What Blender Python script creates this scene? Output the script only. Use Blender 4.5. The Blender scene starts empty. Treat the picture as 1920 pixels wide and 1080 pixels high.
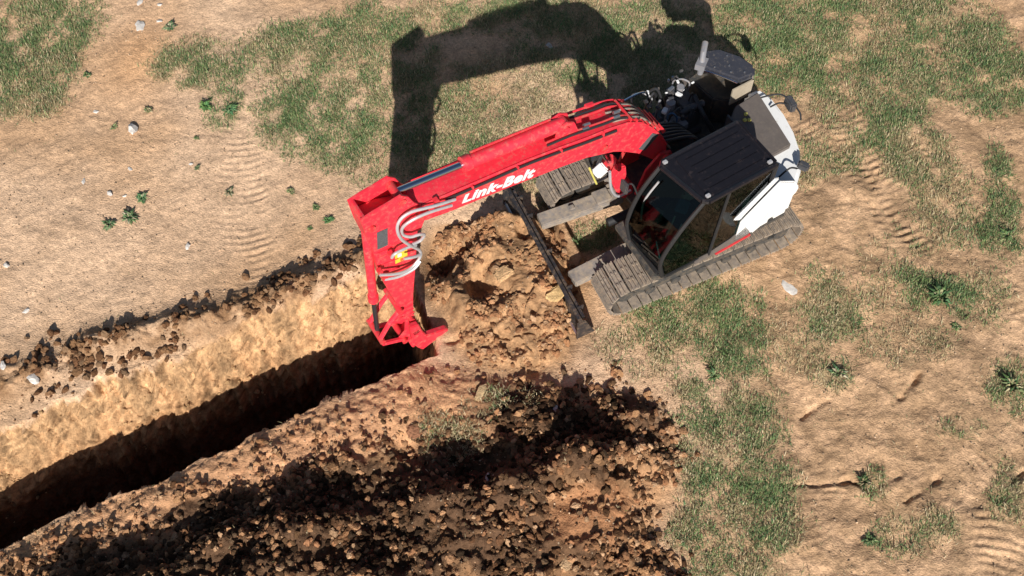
import bpy, math, random
import numpy as np
from mathutils import Vector, Matrix
R=math.radians
SC=bpy.context.scene
COL=SC.collection
# ------------------------------------------------------------------ camera, sky, sun, exposure
CAM_D, CAM_PITCH, CAM_FOV = 14.9, R(60), R(50)
cam=bpy.data.cameras.new('camera'); camo=bpy.data.objects.new('camera',cam); COL.objects.link(camo)
cam.angle=CAM_FOV; cam.clip_end=2000; cam.clip_start=.1
camo.location=(0,-CAM_D*math.cos(CAM_PITCH),CAM_D*math.sin(CAM_PITCH)); camo.rotation_euler=(R(30),0,0)
SC.camera=camo
SUN_EL=R(31.5)
w=bpy.data.worlds.new('World'); SC.world=w; w.use_nodes=True
nt=w.node_tree; bg=nt.nodes['Background']; sky=nt.nodes.new('ShaderNodeTexSky'); sky.sky_type='NISHITA'
sky.sun_disc=False; sky.sun_elevation=SUN_EL; sky.sun_rotation=R(179); nt.links.new(sky.outputs[0],bg.inputs[0]); bg.inputs[1].default_value=.043
sl=bpy.data.lights.new('sun','SUN'); sl.energy=4.6; sl.angle=R(.5); sl.color=(1,.955,.88)
so=bpy.data.objects.new('sun',sl); COL.objects.link(so)
sd=Vector((math.cos(R(91.2))*math.cos(SUN_EL),math.sin(R(91.2))*math.cos(SUN_EL),-math.sin(SUN_EL)))
so.rotation_euler=sd.to_track_quat('-Z','Y').to_euler(); so.location=(0,-20,20)
SC.view_settings.view_transform='Standard'; SC.view_settings.look='None'; SC.view_settings.exposure=.42; SC.view_settings.gamma=1
SC.render.resolution_x=1024; SC.render.resolution_y=576

# ------------------------------------------------------------------ helpers
def tag(o,label=None,cat=None,group=None,kind=None):
    if label: o['label']=label
    if cat: o['category']=cat
    if group: o['group']=group
    if kind: o['kind']=kind
    return o
def at(px,py,z=0.):
    """world position on level z that the photo shows at a pixel (used to survey where things stand)"""
    f=960/math.tan(CAM_FOV/2); c,s=math.cos(CAM_PITCH),math.sin(CAM_PITCH)
    dx=px-960; dy=-(py-540)
    d=np.array([dx, c*f+s*dy, -s*f+c*dy]); C=np.array([0,-CAM_D*c,CAM_D*s]); t=(z-C[2])/d[2]
    return (C+t*d)
_rng=np.random.RandomState(7); TAB=_rng.rand(8,256,256)
def vnoise(x,y,s,k=0):
    x=np.asarray(x,float)/s+k*17.31; y=np.asarray(y,float)/s+k*9.7
    xi=np.floor(x).astype(np.int64); yi=np.floor(y).astype(np.int64); fx=x-xi; fy=y-yi
    fx=fx*fx*fx*(fx*(fx*6-15)+10); fy=fy*fy*fy*(fy*(fy*6-15)+10); T=TAB[k%8]
    a=T[xi&255,yi&255]; b=T[(xi+1)&255,yi&255]; c=T[xi&255,(yi+1)&255]; d=T[(xi+1)&255,(yi+1)&255]
    return (a*(1-fx)+b*fx)*(1-fy)+(c*(1-fx)+d*fx)*fy
def fbm(x,y,s,o=4,k=0,g=.5):
    r=0;a=1;t=0
    for i in range(o):
        # turned a little each octave so the lattice never shows
        an=.6*i+.3; xx=np.cos(an)*x-np.sin(an)*y; yy=np.sin(an)*x+np.cos(an)*y
        r=r+a*vnoise(xx,yy,s/2**i,k+i); t+=a; a*=g
    return r/t-.5
def worley(x,y,s,k=0):
    X=x/s+k*3.7; Y=y/s+k*5.1; xi=np.floor(X).astype(np.int64); yi=np.floor(Y).astype(np.int64)
    best=np.full(np.shape(X),9.); second=best.copy(); cid=np.zeros(np.shape(X))
    for dx in(-1,0,1):
        for dy in(-1,0,1):
            cx=xi+dx; cy=yi+dy
            px=cx+TAB[k%8][cx&255,cy&255]; py=cy+TAB[(k+3)%8][cx&255,cy&255]
            d=np.hypot(X-px,Y-py); c=TAB[(k+5)%8][cx&255,cy&255]
            m=d<best; second=np.where(m,best,np.minimum(second,d)); cid=np.where(m,c,cid); best=np.where(m,d,best)
    return best,second,cid
def sstep(a,b,x):
    t=np.clip((x-a)/(b-a),0,1); return t*t*(3-2*t)
def poly(px): return np.array([at(a,b)[:2] for a,b in px])
def sd_poly(x,y,P):
    """signed distance to a polygon, positive inside"""
    d=np.full(np.shape(x),1e9); ins=np.zeros(np.shape(x),bool); n=len(P)
    for i in range(n):
        ax,ay=P[i]; bx,by=P[(i+1)%n]; ex,ey=bx-ax,by-ay
        t=np.clip(((x-ax)*ex+(y-ay)*ey)/(ex*ex+ey*ey),0,1); d=np.minimum(d,np.hypot(x-ax-t*ex,y-ay-t*ey))
        c=((ay>y)!=(by>y)); xx=(bx-ax)*(y-ay)/((by-ay) if by!=ay else 1e-9)+ax; ins^=(c&(x<xx))
    return np.where(ins,d,-d)
def d_line(x,y,P):
    """distance to an open polyline and the side (positive = left of travel)"""
    d=np.full(np.shape(x),1e9); sgn=np.zeros(np.shape(x))
    for i in range(len(P)-1):
        ax,ay=P[i]; bx,by=P[i+1]; ex,ey=bx-ax,by-ay
        t=np.clip(((x-ax)*ex+(y-ay)*ey)/(ex*ex+ey*ey),0,1); q=np.hypot(x-ax-t*ex,y-ay-t*ey)
        m=q<d; sgn=np.where(m,np.sign(ex*(y-ay)-ey*(x-ax)),sgn); d=np.where(m,q,d)
    return d,sgn

# ------------------------------------------------------------------ the site: regions surveyed from the photo
RIM_S=np.array([(-16,-8.3),(-6.1,-3.63),(-5.37,-3.17),(-4.46,-2.83),(-3.72,-2.42),(-2.97,-2.03),(-2.19,-1.62),(-1.25,-1.2),(-.9,-1.0)])
RIM_N=np.array([(-16,-6.9),(-6.48,-2.03),(-5.7,-1.55),(-4.93,-1.2),(-3.95,-.73),(-2.87,-.16),(-1.9,.27),(-1.5,.42),(-1.15,-.5),(-.9,-1.0)])
SPOIL=poly([(-300,1250),(-150,1110),(20,1010),(260,890),(400,840),(540,775),(680,705),(790,670),(900,690),(1090,720),(1200,735),(1290,800),(1285,900),(1230,1010),(1260,1300)])
RUBBLE=poly([(-100,1250),(120,1060),(300,1000),(480,900),(640,830),(760,830),(880,830),(1040,770),(1120,730),(1230,770),(1275,850),(1210,1000),(1240,1300)])
SMOOTH=poly([(1000,970),(1060,925),(1150,915),(1200,930),(1215,1010),(1150,1060),(1020,1040)])
MOUND=poly([(815,440),(850,412),(930,402),(1000,405),(1048,435),(1075,500),(1085,560),(1090,620),(1060,665),(980,700),(900,680),(860,650),(835,590),(800,520)])
HEAP=poly([(1035,425),(1060,420),(1100,495),(1085,540),(1060,520)])
BERM=np.array([at(a,b)[:2] for a,b in [(-60,735),(60,705),(170,655),(300,620),(430,590),(520,555),(600,520),(690,485)]])
RIDGE=np.array([at(a,b)[:2] for a,b in [(250,1110),(420,1070),(600,1030),(760,990),(880,960),(990,955),(1070,925),(1110,905),(1150,880)]])
RIDGE2=np.array([at(a,b)[:2] for a,b in [(100,1200),(420,1150),(640,1120),(800,1080),(930,1040)]])
KNOB=[(1075,880,.42,.24),(1190,790,.16,.16),(960,920,.2,.25),(560,1010,.22,.3),(430,1040,.2,.3),(840,960,.2,.25)]
# soft grass patches: px centre, px radii, turn, strength, greenness
GR=[(60,60,150,70,-50,.9,.6),(130,40,45,70,0,1,.9),(30,120,70,90,0,1,.7),(90,150,60,60,0,.8,.5),
 (330,130,40,40,0,.5,.6),(370,130,80,45,20,.9,.5),(430,170,40,70,0,.9,.9),(400,215,30,30,0,.7,.9),
 (560,90,120,45,0,.9,.6),(680,70,110,60,-20,1,.7),(500,110,60,60,0,.7,.3),(560,220,80,80,0,1,.8),(640,170,110,60,0,1,.6),(660,240,110,70,0,1,.7),(700,290,60,50,0,.8,.5),
 (850,30,120,35,0,.9,.6),(980,20,150,50,0,1,.5),(900,150,110,40,-10,.6,.25),(880,230,110,80,0,.9,.45),(990,170,90,70,0,.55,.15),(950,290,100,40,0,.9,.4),(770,150,60,110,0,1,.6),(780,280,50,60,0,1,.6),
 (1100,90,140,90,0,1,.55),(1240,70,110,80,0,1,.6),(1200,160,90,70,0,1,.5),(1000,340,50,30,0,.8,.3),(1040,390,40,25,0,.6,.4),
 (1420,50,90,70,0,1,.8),(1480,120,90,70,0,1,.75),(1600,40,120,60,0,.9,.6),(1600,140,130,75,0,.95,.6),(1480,30,80,50,0,.9,.6),(1700,150,90,60,0,.8,.5),(1560,280,60,60,0,.5,.35),(1780,400,70,60,0,.45,.3),(1680,480,90,50,0,.4,.25),(1850,560,60,60,0,.4,.3),(1500,640,70,60,0,.4,.2),(1700,640,80,50,0,.35,.2),(1750,60,130,70,10,.95,.6),(1850,150,100,70,30,1,.7),(1640,230,70,60,40,.85,.7),(1720,290,80,60,40,.8,.4),(1680,210,80,50,0,.8,.6),(1560,210,60,50,0,.6,.3),(1510,300,30,50,0,.5,.4),
 (1875,360,28,80,5,1,.95),(1880,450,40,40,0,.9,.8),(1800,330,40,40,0,.4,.3),(1740,545,80,42,20,1,.6),(1790,570,40,40,0,.9,.8),(1560,590,70,40,15,.85,.55),(1545,530,40,40,0,.7,.5),(1640,560,50,50,0,.4,.3),
 (1180,640,60,40,0,.5,.2),(1290,600,100,60,0,.95,.65),(1360,570,80,60,0,1,.75),(1400,610,50,50,0,.8,.7),(1310,660,110,50,0,.9,.5),(1370,680,60,40,0,.9,.8),(1240,690,70,30,0,.5,.2),
 (1330,760,90,50,0,.9,.5),(1370,800,90,60,0,1,.65),(1400,740,60,50,0,.7,.4),(1340,880,80,60,0,.9,.5),(1420,900,70,60,0,.9,.7),(1350,990,100,60,0,.9,.4),(1440,980,60,50,0,.9,.6),(1380,1070,90,50,0,.9,.5),(1460,1080,50,40,0,.5,.3),
 (1570,695,45,35,0,.9,.35),(1800,790,50,20,0,.5,.3),(1895,720,50,50,0,.95,.5),(1900,920,40,60,0,.8,.4),(1620,920,35,35,0,.6,.3),(1630,1010,30,20,0,.9,.9),(1700,1010,60,40,0,.5,.3),(1760,990,50,40,0,.5,.2),
 (860,815,60,40,0,.8,.1),(950,765,60,35,0,.75,.15),(820,790,50,25,0,.6,.15),(1120,440,55,30,-25,.9,.55),(1140,470,0,0,0,0,0)]
def site_fields(x,y):
    F={}
    F['yS']=np.interp(x,RIM_S[:,0],RIM_S[:,1]); F['yN']=np.interp(x,RIM_N[:,0],RIM_N[:,1])
    wob=.34*fbm(x,y,.9,5,1,.6)+.24*fbm(x,y,.28,4,3,.6); wob2=.24*fbm(x,y,.5,4,4,.6)
    F['inS']=(y-(F['yS']+wob2)); F['inN']=((F['yN']+wob)-y)
    F['spoil']=sd_poly(x+.25*fbm(x,y,.5,3,2),y+.25*fbm(x,y,.5,3,3),SPOIL)
    F['rub']=sd_poly(x+1.7*fbm(x,y,.7,5,2,.6),y+1.0*fbm(x,y,.6,5,3,.6),RUBBLE)
    F['smooth']=sd_poly(x+.4*fbm(x,y,.5,3,6),y,SMOOTH)
    F['mound']=sd_poly(x+.2*fbm(x,y,.4,3,5),y+.15*fbm(x,y,.4,3,6),MOUND)
    F['heap']=sd_poly(x,y,HEAP)
    d,s=d_line(x,y,BERM); F['berm']=d; F['bermside']=s
    d,s=d_line(x,y,RIDGE); F['ridge']=d*s; d,s=d_line(x,y,RIDGE2); F['ridge2']=d*s
    return F
def grass_mask(x,y):
    m=np.zeros(np.shape(x)); g=np.zeros(np.shape(x)); wx=.45*fbm(x,y,.8,4,3); wy=.45*fbm(x,y,.8,4,6)
    for (px,py,rx,ry,a,s,gr) in GR:
        if rx==0: continue
        c=at(px,py); ex=np.linalg.norm(at(px+rx,py)-c); ey=np.linalg.norm(at(px,py+ry)-c); an=R(-a)
        dx=x+wx-c[0]; dy=y+wy-c[1]; u=(np.cos(an)*dx+np.sin(an)*dy)/ex; v=(-np.sin(an)*dx+np.cos(an)*dy)/ey
        q=s*np.clip(1.25-(u*u+v*v)*.85,0,1); g=np.where(q>m,gr,g); m=np.maximum(m,q)
    far=sstep(5.6,7.5,y)+sstep(8.6,10.,np.abs(x))+sstep(4.6,6,-y); far=np.clip(far,0,1)
    fm=sstep(-.08,.12,fbm(x,y,3.,4,2)); m=np.maximum(m,far*fm*.9); g=np.where(far*fm>.3,.5,g)
    return m,g
RUTS=[([(450,240),(455,400),(470,540)],.4),([(1570,1080),(1560,960)],.45),([(1880,1080),(1890,970)],.5),([(1560,190),(1650,330),(1720,450)],.4),([(1515,235),(1600,320),(1700,430),(1800,520)],.26),([(1640,200),(1740,300),(1840,420),(1915,580)],.2),([(1500,1080),(1640,960),(1800,900),(1960,850)],.22)]
RUTL=[(np.array([at(a,b)[:2] for a,b in p]),wd) for p,wd in RUTS]
CRACKS=[[(835,640),(880,630),(950,605)],[(845,440),(880,470),(905,520),(925,550)],[(985,680),(1010,676)],[(320,690),(340,715),(348,745)],[(880,760),(905,725)],
 [(1030,470),(1045,520),(1075,560)],[(1600,905),(1630,920),(1700,880)],[(1470,912),(1600,905)],[(1690,745),(1725,700)],[(1505,780),(1550,750)],[(1875,940),(1920,880)],[(1700,940),(1760,900)],[(940,560),(960,545)]]
CRL=[np.array([at(a,b)[:2] for a,b in c]) for c in CRACKS]
def trench_depth(F,x,y):
    s=np.clip(F['inS']/.10,0,30); dS=2.2*(1-np.exp(-np.clip(F['inS'],0,9)*9))
    dN=np.clip(F['inN'],0,9); dN=np.where(dN>0,1.9*dN+.10*np.sin(dN*9),0)
    d=np.minimum(np.where(F['inS']>0,dS,0),dN); d=np.minimum(d,1.95)
    return d*(1-sstep(-1.15,-.95,x))
def macro(x,y,F=None):
    F=F or site_fields(x,y)
    h=.10*fbm(x,y,3.,4,0)+.05*fbm(x,y,.9,3,2)
    r=F['ridge']; near=np.exp(-np.clip(r,0,9)**2/.16)   # steep on its far side
    south=np.exp(-np.clip(-r,0,9)**2/1.6)
    pk=.75+.9*fbm(x,y,.9,3,5)
    sp=sstep(-.1,.5,F['rub'])
    taper=1-sstep(1.2,2.1,x)
    h=h+sp*.42*pk*taper*np.where(r>0,near,south)+.10*sstep(0,.5,F['spoil'])
    r2=F['ridge2']; h=h+sp*.30*pk*(1-sstep(-.6,.4,x))*np.where(r2>0,np.exp(-np.clip(r2,0,9)**2/.12),np.exp(-np.clip(-r2,0,9)**2/1.2))
    for (px,py,hh,rr) in KNOB:
        c=at(px,py); h=h+hh*np.exp(-((x-c[0])**2+(y-c[1])**2)/rr**2)
    h=h+sp*(.30*fbm(x,y,.6,3,4)+.22*fbm(x,y,.26,3,1))*(1-.8*sstep(0,.3,F['smooth']))
    mlow=1-.75*sstep(.1,-.9,y-.25*x); h=h+.27*sstep(-.02,.22,F['mound'])*(1+.9*fbm(x,y,.6,3,7))*mlow+.20*sstep(0,.08,F['heap'])
    h=h+.10*np.exp(-(F['berm']/.22)**2)*(1+2*fbm(x,y,.4,2,1))
    # hollow beside the arm
    for (px,py,rr,dp) in [(840,485,.28,.60),(872,445,.2,.35),(895,535,.16,.30),(830,530,.2,.2),(905,545,.16,.15),(1000,690,.12,.12),(1090,800,.28,.3),(880,890,.3,.25),(760,850,.2,.15)]:
        c=at(px,py); h=h-dp*np.exp(-((x-c[0])**2+(y-c[1])**2)/rr**2)
    h=h-trench_depth(F,x,y)
    return h
def height(x,y,F=None,detail=True):
    F=F or site_fields(x,y); h=macro(x,y,F)
    mdm=sstep(0,.12,F['mound']); loose=np.clip(sstep(-.05,.25,F['spoil'])*.45+sstep(-.05,.2,F['rub'])+sstep(-.05,.2,F['mound'])*.5+np.exp(-(F['berm']/.2)**2)*.7,0,1)
    loose=loose*(1-.75*sstep(0,.25,F['smooth']))
    ins=(trench_depth(F,x,y)>.05)
    loose=np.where(ins,.25,loose)
    d1,d2,c1=worley(x+.05*fbm(x,y,.1,2,1),y+.05*fbm(x,y,.1,2,2),.17,1); b1=np.sqrt(np.clip(.62-d1,0,1))*(c1>.25)*(.3+c1)
    e1,e2,c2=worley(x,y,.085,4); b2=np.sqrt(np.clip(.6-e1,0,1))*(c2>.2)*(.3+c2)
    h=h+loose*(1-.6*mdm)*(.075*b1+.045*b2)+loose*.09*fbm(x,y,.16,4,3)+loose*.045*fbm(x,y,.055,2,6)
    slab=sstep(0,.2,F['mound'])
    s1,s2,c3=worley(x+.2*fbm(x,y,.3,2,3),y+.2*fbm(x,y,.3,2,5),.55,2)
    h=h+slab*(.11*(c3-.5)-.05*(1-sstep(0,.09,s2-s1))*sstep(.4,.7,vnoise(x,y,.5,2))+.10*fbm(x,y,.3,4,5,.6)-.10*sstep(.12,.3,fbm(x,y,.35,3,1)))
    h=h+.07*sstep(2.0,3.2,x)*(fbm(x,y,.45,4,6,.6)-.5*np.abs(fbm(x,y,.3,3,2)))
    h=h+.022*fbm(x,y,.16,4,2)+.012*fbm(x,y,.05,2,5)
    for P,wd in RUTL:
        d,s=d_line(x,y,P)
        dirv=P[-1]-P[0]; dirv=dirv/np.hypot(*dirv); al=(x*dirv[0]+y*dirv[1])+.04*fbm(x,y,.3,2,1)+.5*(d*s)**2
        k=(1-sstep(wd*.5,wd*1.1,d+.25*fbm(x,y,.3,3,6))); h=h-k*.012+k*.0065*np.sin(al*2*math.pi/.115)*(1.7*vnoise(x,y,.4,3)*sstep(.25,.6,vnoise(x,y,.9,1)))
    for P in CRL:
        d,s=d_line(x+.08*fbm(x,y,.15,3,2),y+.08*fbm(x,y,.15,3,4),P); h=h-.052*np.exp(-(d/(.02+.03*vnoise(x,y,.2,6)))**2)*(.1+1.3*vnoise(x,y,.14,2))
    # crusted, blotchy soil face in the trench
    h=h+np.where(ins,.05*fbm(x,y*.5,.25,3,1),0)
    return h
DAMP_SHADE=[(835,495,45,60),(1075,830,90,90),(1000,780,110,50),(940,920,110,55),(850,870,90,50),(800,960,120,60),(680,920,100,45),(560,990,130,55),(430,1050,120,60),(640,1060,200,40),(1170,760,60,35),(500,1060,170,40),(900,1060,110,30),(760,1010,110,50),(250,1060,120,40),(380,980,70,40)]  # near-black patches: ridge and hollow shade painted into the damp soil colour
def damp_shade(x,y):
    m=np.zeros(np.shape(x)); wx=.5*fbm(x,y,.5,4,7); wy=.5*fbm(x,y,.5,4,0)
    for px,py,rx,ry in DAMP_SHADE:
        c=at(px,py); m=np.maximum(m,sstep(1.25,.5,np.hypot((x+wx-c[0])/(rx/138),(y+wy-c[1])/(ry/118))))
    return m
def albedo(x,y,z,F):
    gm,gg=grass_mask(x,y)
    n1=fbm(x,y,1.4,4,1)[...,None]; n2=fbm(x,y,.22,4,3)[...,None]; n3=fbm(x,y,.06,2,6)[...,None]
    tan=np.array([.56,.355,.21]); pale=np.array([.64,.435,.285]); orange=np.array([.60,.335,.165]); brown=np.array([.36,.20,.10]); red=np.array([.40,.195,.095]); wall=np.array([.45,.275,.145])
    c=tan+(pale-tan)*np.clip(.5+2.2*n1,0,1)
    # worn orange strip, top left
    p=at(265,110); o=np.exp(-(((x-p[0])/.55)**2+((y-p[1])/1.1)**2))[...,None]; c=c+(orange-c)*.7*o
    right=sstep(2.2,3.6,x)[...,None]; dry=np.array([.42,.265,.15]); c=c+(dry+(tan-dry)*np.clip(.4+2.5*n2,0,1)-c)*.85*right; c=c*(1-.35*right*np.clip(3*fbm(x,y,.5,4,5)[...,None]-.15,0,1))
    # thatch under the grass
    th=np.array([.30,.26,.145]); c=c+(th-c)*(np.clip(gm*1.15,0,1)**1.3*.85*np.clip(.6+2.2*fbm(x,y,.28,3,1),.15,1))[...,None]
    sp=sstep(-.1,.3,F['spoil'])[...,None]; c=c+(brown*1.3+(red*1.15-brown)*np.clip(.5+2*n1,0,1)-c)*sp*.78
    rb=sstep(-.1,.3,F['rub'])[...,None]; dshade=damp_shade(x,y)[...,None]
    dk_=np.array([.060,.034,.020]); c=c+(brown*.68+(dk_-brown*.75)*np.clip(dshade+.45+2.2*fbm(x,y,.6,4,5)[...,None],0,1)-c)*np.maximum(rb,dshade)*.85
    sm=sstep(0,.2,F['smooth'])[...,None]; c=c+(red*1.15-c)*sm*.8
    md=sstep(-.40,.10,F['mound'])[...,None]*(y<1.15+.1*x)[...,None]; c=c+(np.array([.34,.19,.092])*(1+.8*n2+.5*n3)-c)*md*.88
    # darker topsoil crumbs banked on the far rim, pale subsoil in the cut face
    be=(np.exp(-(F['berm']/.30)**4))[...,None]*np.clip(.55+2.6*n2,0,1); c=c+(brown*.6-c)*be*.9
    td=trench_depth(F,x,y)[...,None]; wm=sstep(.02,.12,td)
    spk=fbm(x*1.0,z*1.2,.06,3,4)[...,None]; lay=wall*(1+.45*n2+1.3*spk+.5*fbm(x*1.0,z*.25,.14,3,2)[...,None])+(orange*.62-wall)*sstep(.35,.95,td+.9*n2); lay=lay+(np.array([.13,.062,.032])-lay)*sstep(.85,1.3,td+.4*n2); c=c+(lay-c)*wm  # lower cut face darkened: trench shade painted into the soil colour
    mot=1+.38*n2+.32*n3; c=c*mot
    return np.clip(c,.02,.85)
def mesh_np(name,V,Fc,mat=None,col=None,smooth=False,parent=None):
    me=bpy.data.meshes.new(name); n=len(V); Fc=np.asarray(Fc); k=Fc.shape[1]
    me.vertices.add(n); me.vertices.foreach_set('co',np.asarray(V,np.float32).ravel())
    me.loops.add(Fc.size); me.loops.foreach_set('vertex_index',Fc.astype(np.int32).ravel())
    me.polygons.add(len(Fc)); me.polygons.foreach_set('loop_start',np.arange(0,Fc.size,k,dtype=np.int32))
    me.polygons.foreach_set('use_smooth',np.full(len(Fc),smooth,dtype=bool))
    me.update(calc_edges=True)
    if col is not None:
        a=me.color_attributes.new('Col','FLOAT_COLOR','POINT'); c4=np.ones((n,4),np.float32); c4[:,:3]=col; a.data.foreach_set('color',c4.ravel())
    if mat: me.materials.append(mat)
    o=bpy.data.objects.new(name,me); COL.objects.link(o)
    if parent: o.parent=parent
    return o

# ------------------------------------------------------------------ materials
def nodes(m): m.use_nodes=True; return m.node_tree.nodes,m.node_tree.links,m.node_tree.nodes['Principled BSDF']
def mat_attr(name,rough=.95,bump=.6,scale=35,var=.35,spec=.15,trans=0):
    m=bpy.data.materials.new(name); N,L,P=nodes(m)
    a=N.new('ShaderNodeAttribute'); a.attribute_name='Col'
    g=N.new('ShaderNodeNewGeometry'); n=N.new('ShaderNodeTexNoise'); n.inputs['Scale'].default_value=scale; n.inputs['Detail'].default_value=6; n.inputs['Roughness'].default_value=.7
    L.new(g.outputs['Position'],n.inputs['Vector'])
    mr=N.new('ShaderNodeMapRange'); mr.inputs[1].default_value=.3; mr.inputs[2].default_value=.7; mr.inputs[3].default_value=1-var; mr.inputs[4].default_value=1+var
    L.new(n.outputs['Fac'],mr.inputs[0])
    mx=N.new('ShaderNodeVectorMath'); mx.operation='SCALE'; L.new(a.outputs['Color'],mx.inputs[0]); L.new(mr.outputs[0],mx.inputs['Scale']); L.new(mx.outputs[0],P.inputs['Base Color'])
    P.inputs['Roughness'].default_value=rough; P.inputs['Specular IOR Level'].default_value=spec
    if bump:
        n2=N.new('ShaderNodeTexNoise'); n2.inputs['Scale'].default_value=scale*1.7; n2.inputs['Detail'].default_value=5; L.new(g.outputs['Position'],n2.inputs['Vector'])
        b=N.new('ShaderNodeBump'); b.inputs['Strength'].default_value=bump; b.inputs['Distance'].default_value=.02; L.new(n2.outputs['Fac'],b.inputs['Height']); L.new(b.outputs[0],P.inputs['Normal'])
    return m
def mat(name,col,rough=.5,metal=0,dirt=0,dirtcol=(.36,.26,.17),bump=0,scale=6,spec=.5,coat=0,var=.1):
    m=bpy.data.materials.new(name); N,L,P=nodes(m); P.inputs['Roughness'].default_value=rough; P.inputs['Metallic'].default_value=metal
    P.inputs['Specular IOR Level'].default_value=spec; P.inputs['Coat Weight'].default_value=coat; P.inputs['Coat Roughness'].default_value=.15
    tc=N.new('ShaderNodeTexCoord'); n=N.new('ShaderNodeTexNoise'); n.inputs['Scale'].default_value=scale; n.inputs['Detail'].default_value=8; n.inputs['Roughness'].default_value=.65
    L.new(tc.outputs['Object'],n.inputs['Vector'])
    cr=N.new('ShaderNodeValToRGB'); L.new(n.outputs['Fac'],cr.inputs[0]); c=np.array(col)
    cr.color_ramp.elements[0].position=.3; cr.color_ramp.elements[0].color=(*np.clip(c*(1-var),0,1),1); cr.color_ramp.elements[1].position=.7; cr.color_ramp.elements[1].color=(*np.clip(c*(1+var),0,1),1)
    out=cr.outputs[0]
    if dirt:
        n2=N.new('ShaderNodeTexNoise'); n2.inputs['Scale'].default_value=scale*1.6; n2.inputs['Detail'].default_value=9; n2.inputs['Roughness'].default_value=.75; L.new(tc.outputs['Object'],n2.inputs['Vector'])
        mr=N.new('ShaderNodeMapRange'); mr.inputs[1].default_value=.62-dirt*.4; mr.inputs[2].default_value=.78-dirt*.2; L.new(n2.outputs['Fac'],mr.inputs[0])
        mx=N.new('ShaderNodeMix'); mx.data_type='RGBA'; L.new(mr.outputs[0],mx.inputs[0]); L.new(out,mx.inputs[6]); mx.inputs[7].default_value=(*dirtcol,1); out=mx.outputs[2]
        mm=N.new('ShaderNodeMapRange'); mm.inputs[3].default_value=rough; mm.inputs[4].default_value=.95; L.new(mr.outputs[0],mm.inputs[0]); L.new(mm.outputs[0],P.inputs['Roughness'])
    L.new(out,P.inputs['Base Color'])
    if bump:
        b=N.new('ShaderNodeBump'); b.inputs['Strength'].default_value=bump; b.inputs['Distance'].default_value=.01; L.new(n.outputs['Fac'],b.inputs['Height']); L.new(b.outputs[0],P.inputs['Normal'])
    return m
M={}
M['ground']=mat_attr('ground_soil',bump=.75,scale=30,var=.36)
M['clod']=mat_attr('clod_soil',bump=.9,scale=40,var=.4)
M['blade']=mat_attr('grass_blades',rough=.7,bump=0,scale=3,var=.15,spec=.2)
M['red']=mat('red_paint',(.78,.030,.055),.5,dirt=.30,dirtcol=(.52,.15,.12),scale=9,coat=.15,var=.12)
M['redlug']=mat('red_paint_worn',(.66,.03,.045),.5,dirt=.35,dirtcol=(.34,.14,.09),scale=9)
M['white']=mat('white_paint',(.80,.80,.80),.4,dirt=.12,dirtcol=(.5,.45,.38),scale=5,coat=.1,var=.03)
M['dark']=mat('dark_grey_paint',(.055,.057,.066),.4,dirt=.3,dirtcol=(.16,.13,.10),scale=8)
M['navy']=mat('hood_paint',(.045,.047,.06),.33,dirt=.18,dirtcol=(.2,.17,.14),scale=14,coat=.2)
M['roofpaint']=mat('roof_paint',(.011,.010,.013),.34,dirt=.15,dirtcol=(.045,.03,.03),scale=9,coat=.1)
M['beige']=mat('dusty_side_paint',(.40,.34,.26),.5,dirt=.3,dirtcol=(.3,.24,.17),scale=7)
M['brown']=mat('dusty_cover',(.125,.105,.095),.8,dirt=.3,dirtcol=(.17,.14,.115),scale=9,bump=.3)
M['black']=mat('black_rubber',(.018,.018,.02),.6,scale=12,dirt=.1,dirtcol=(.1,.08,.06))
M['hose']=mat('black_hose',(.03,.03,.033),.35,scale=20)
M['silver']=mat('hose_sleeve',(.50,.50,.52),.35,metal=.3,scale=20,dirt=.15)
M['chrome']=mat('chrome_rod',(.62,.68,.78),.16,metal=1,scale=30,var=.03)
M['steel']=mat('steel_fitting',(.6,.6,.6),.3,metal=.9,scale=20,dirt=.15)
M['track']=mat('track_steel',(.24,.205,.18),.6,metal=.3,dirt=.60,dirtcol=(.44,.35,.26),scale=11,bump=.5,var=.3)
M['frame']=mat('muddy_frame',(.22,.20,.19),.6,dirt=.55,dirtcol=(.42,.33,.235),scale=7,bump=.5,var=.25)
M['under']=mat('dark_frame',(.05,.05,.05),.6,dirt=.4,dirtcol=(.17,.13,.09),scale=9)
M['blade_m']=mat('worn_blade_steel',(.04,.038,.042),.5,metal=.3,dirt=.35,dirtcol=(.28,.19,.12),scale=6,bump=.4)
M['yellow']=mat('yellow_label',(.80,.55,.05),.5,scale=20)
M['yellowp']=mat('yellow_paint',(.62,.56,.14),.5,scale=20)
M['grip']=mat('grey_grip_tape',(.085,.088,.095),.95,scale=60,bump=.6,var=.35)
M['letter']=mat('white_lettering',(.82,.80,.80),.5,scale=20,var=.02)
M['stone']=mat('white_stone',(.62,.58,.54),.85,scale=16,bump=.6,var=.2,dirt=.2)
M['seat']=mat('seat_vinyl',(.03,.034,.05),.55,scale=14)
M['teal']=mat('teal_mat',(.04,.16,.17),.6,scale=20,var=.3)
M['blue']=mat('blue_cloth',(.05,.12,.22),.8,scale=20,var=.3)
M['orange']=mat('orange_vinyl',(.70,.13,.04),.6,scale=12)
M['grey']=mat('grey_plastic',(.22,.22,.24),.5,scale=12,dirt=.2)
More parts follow.
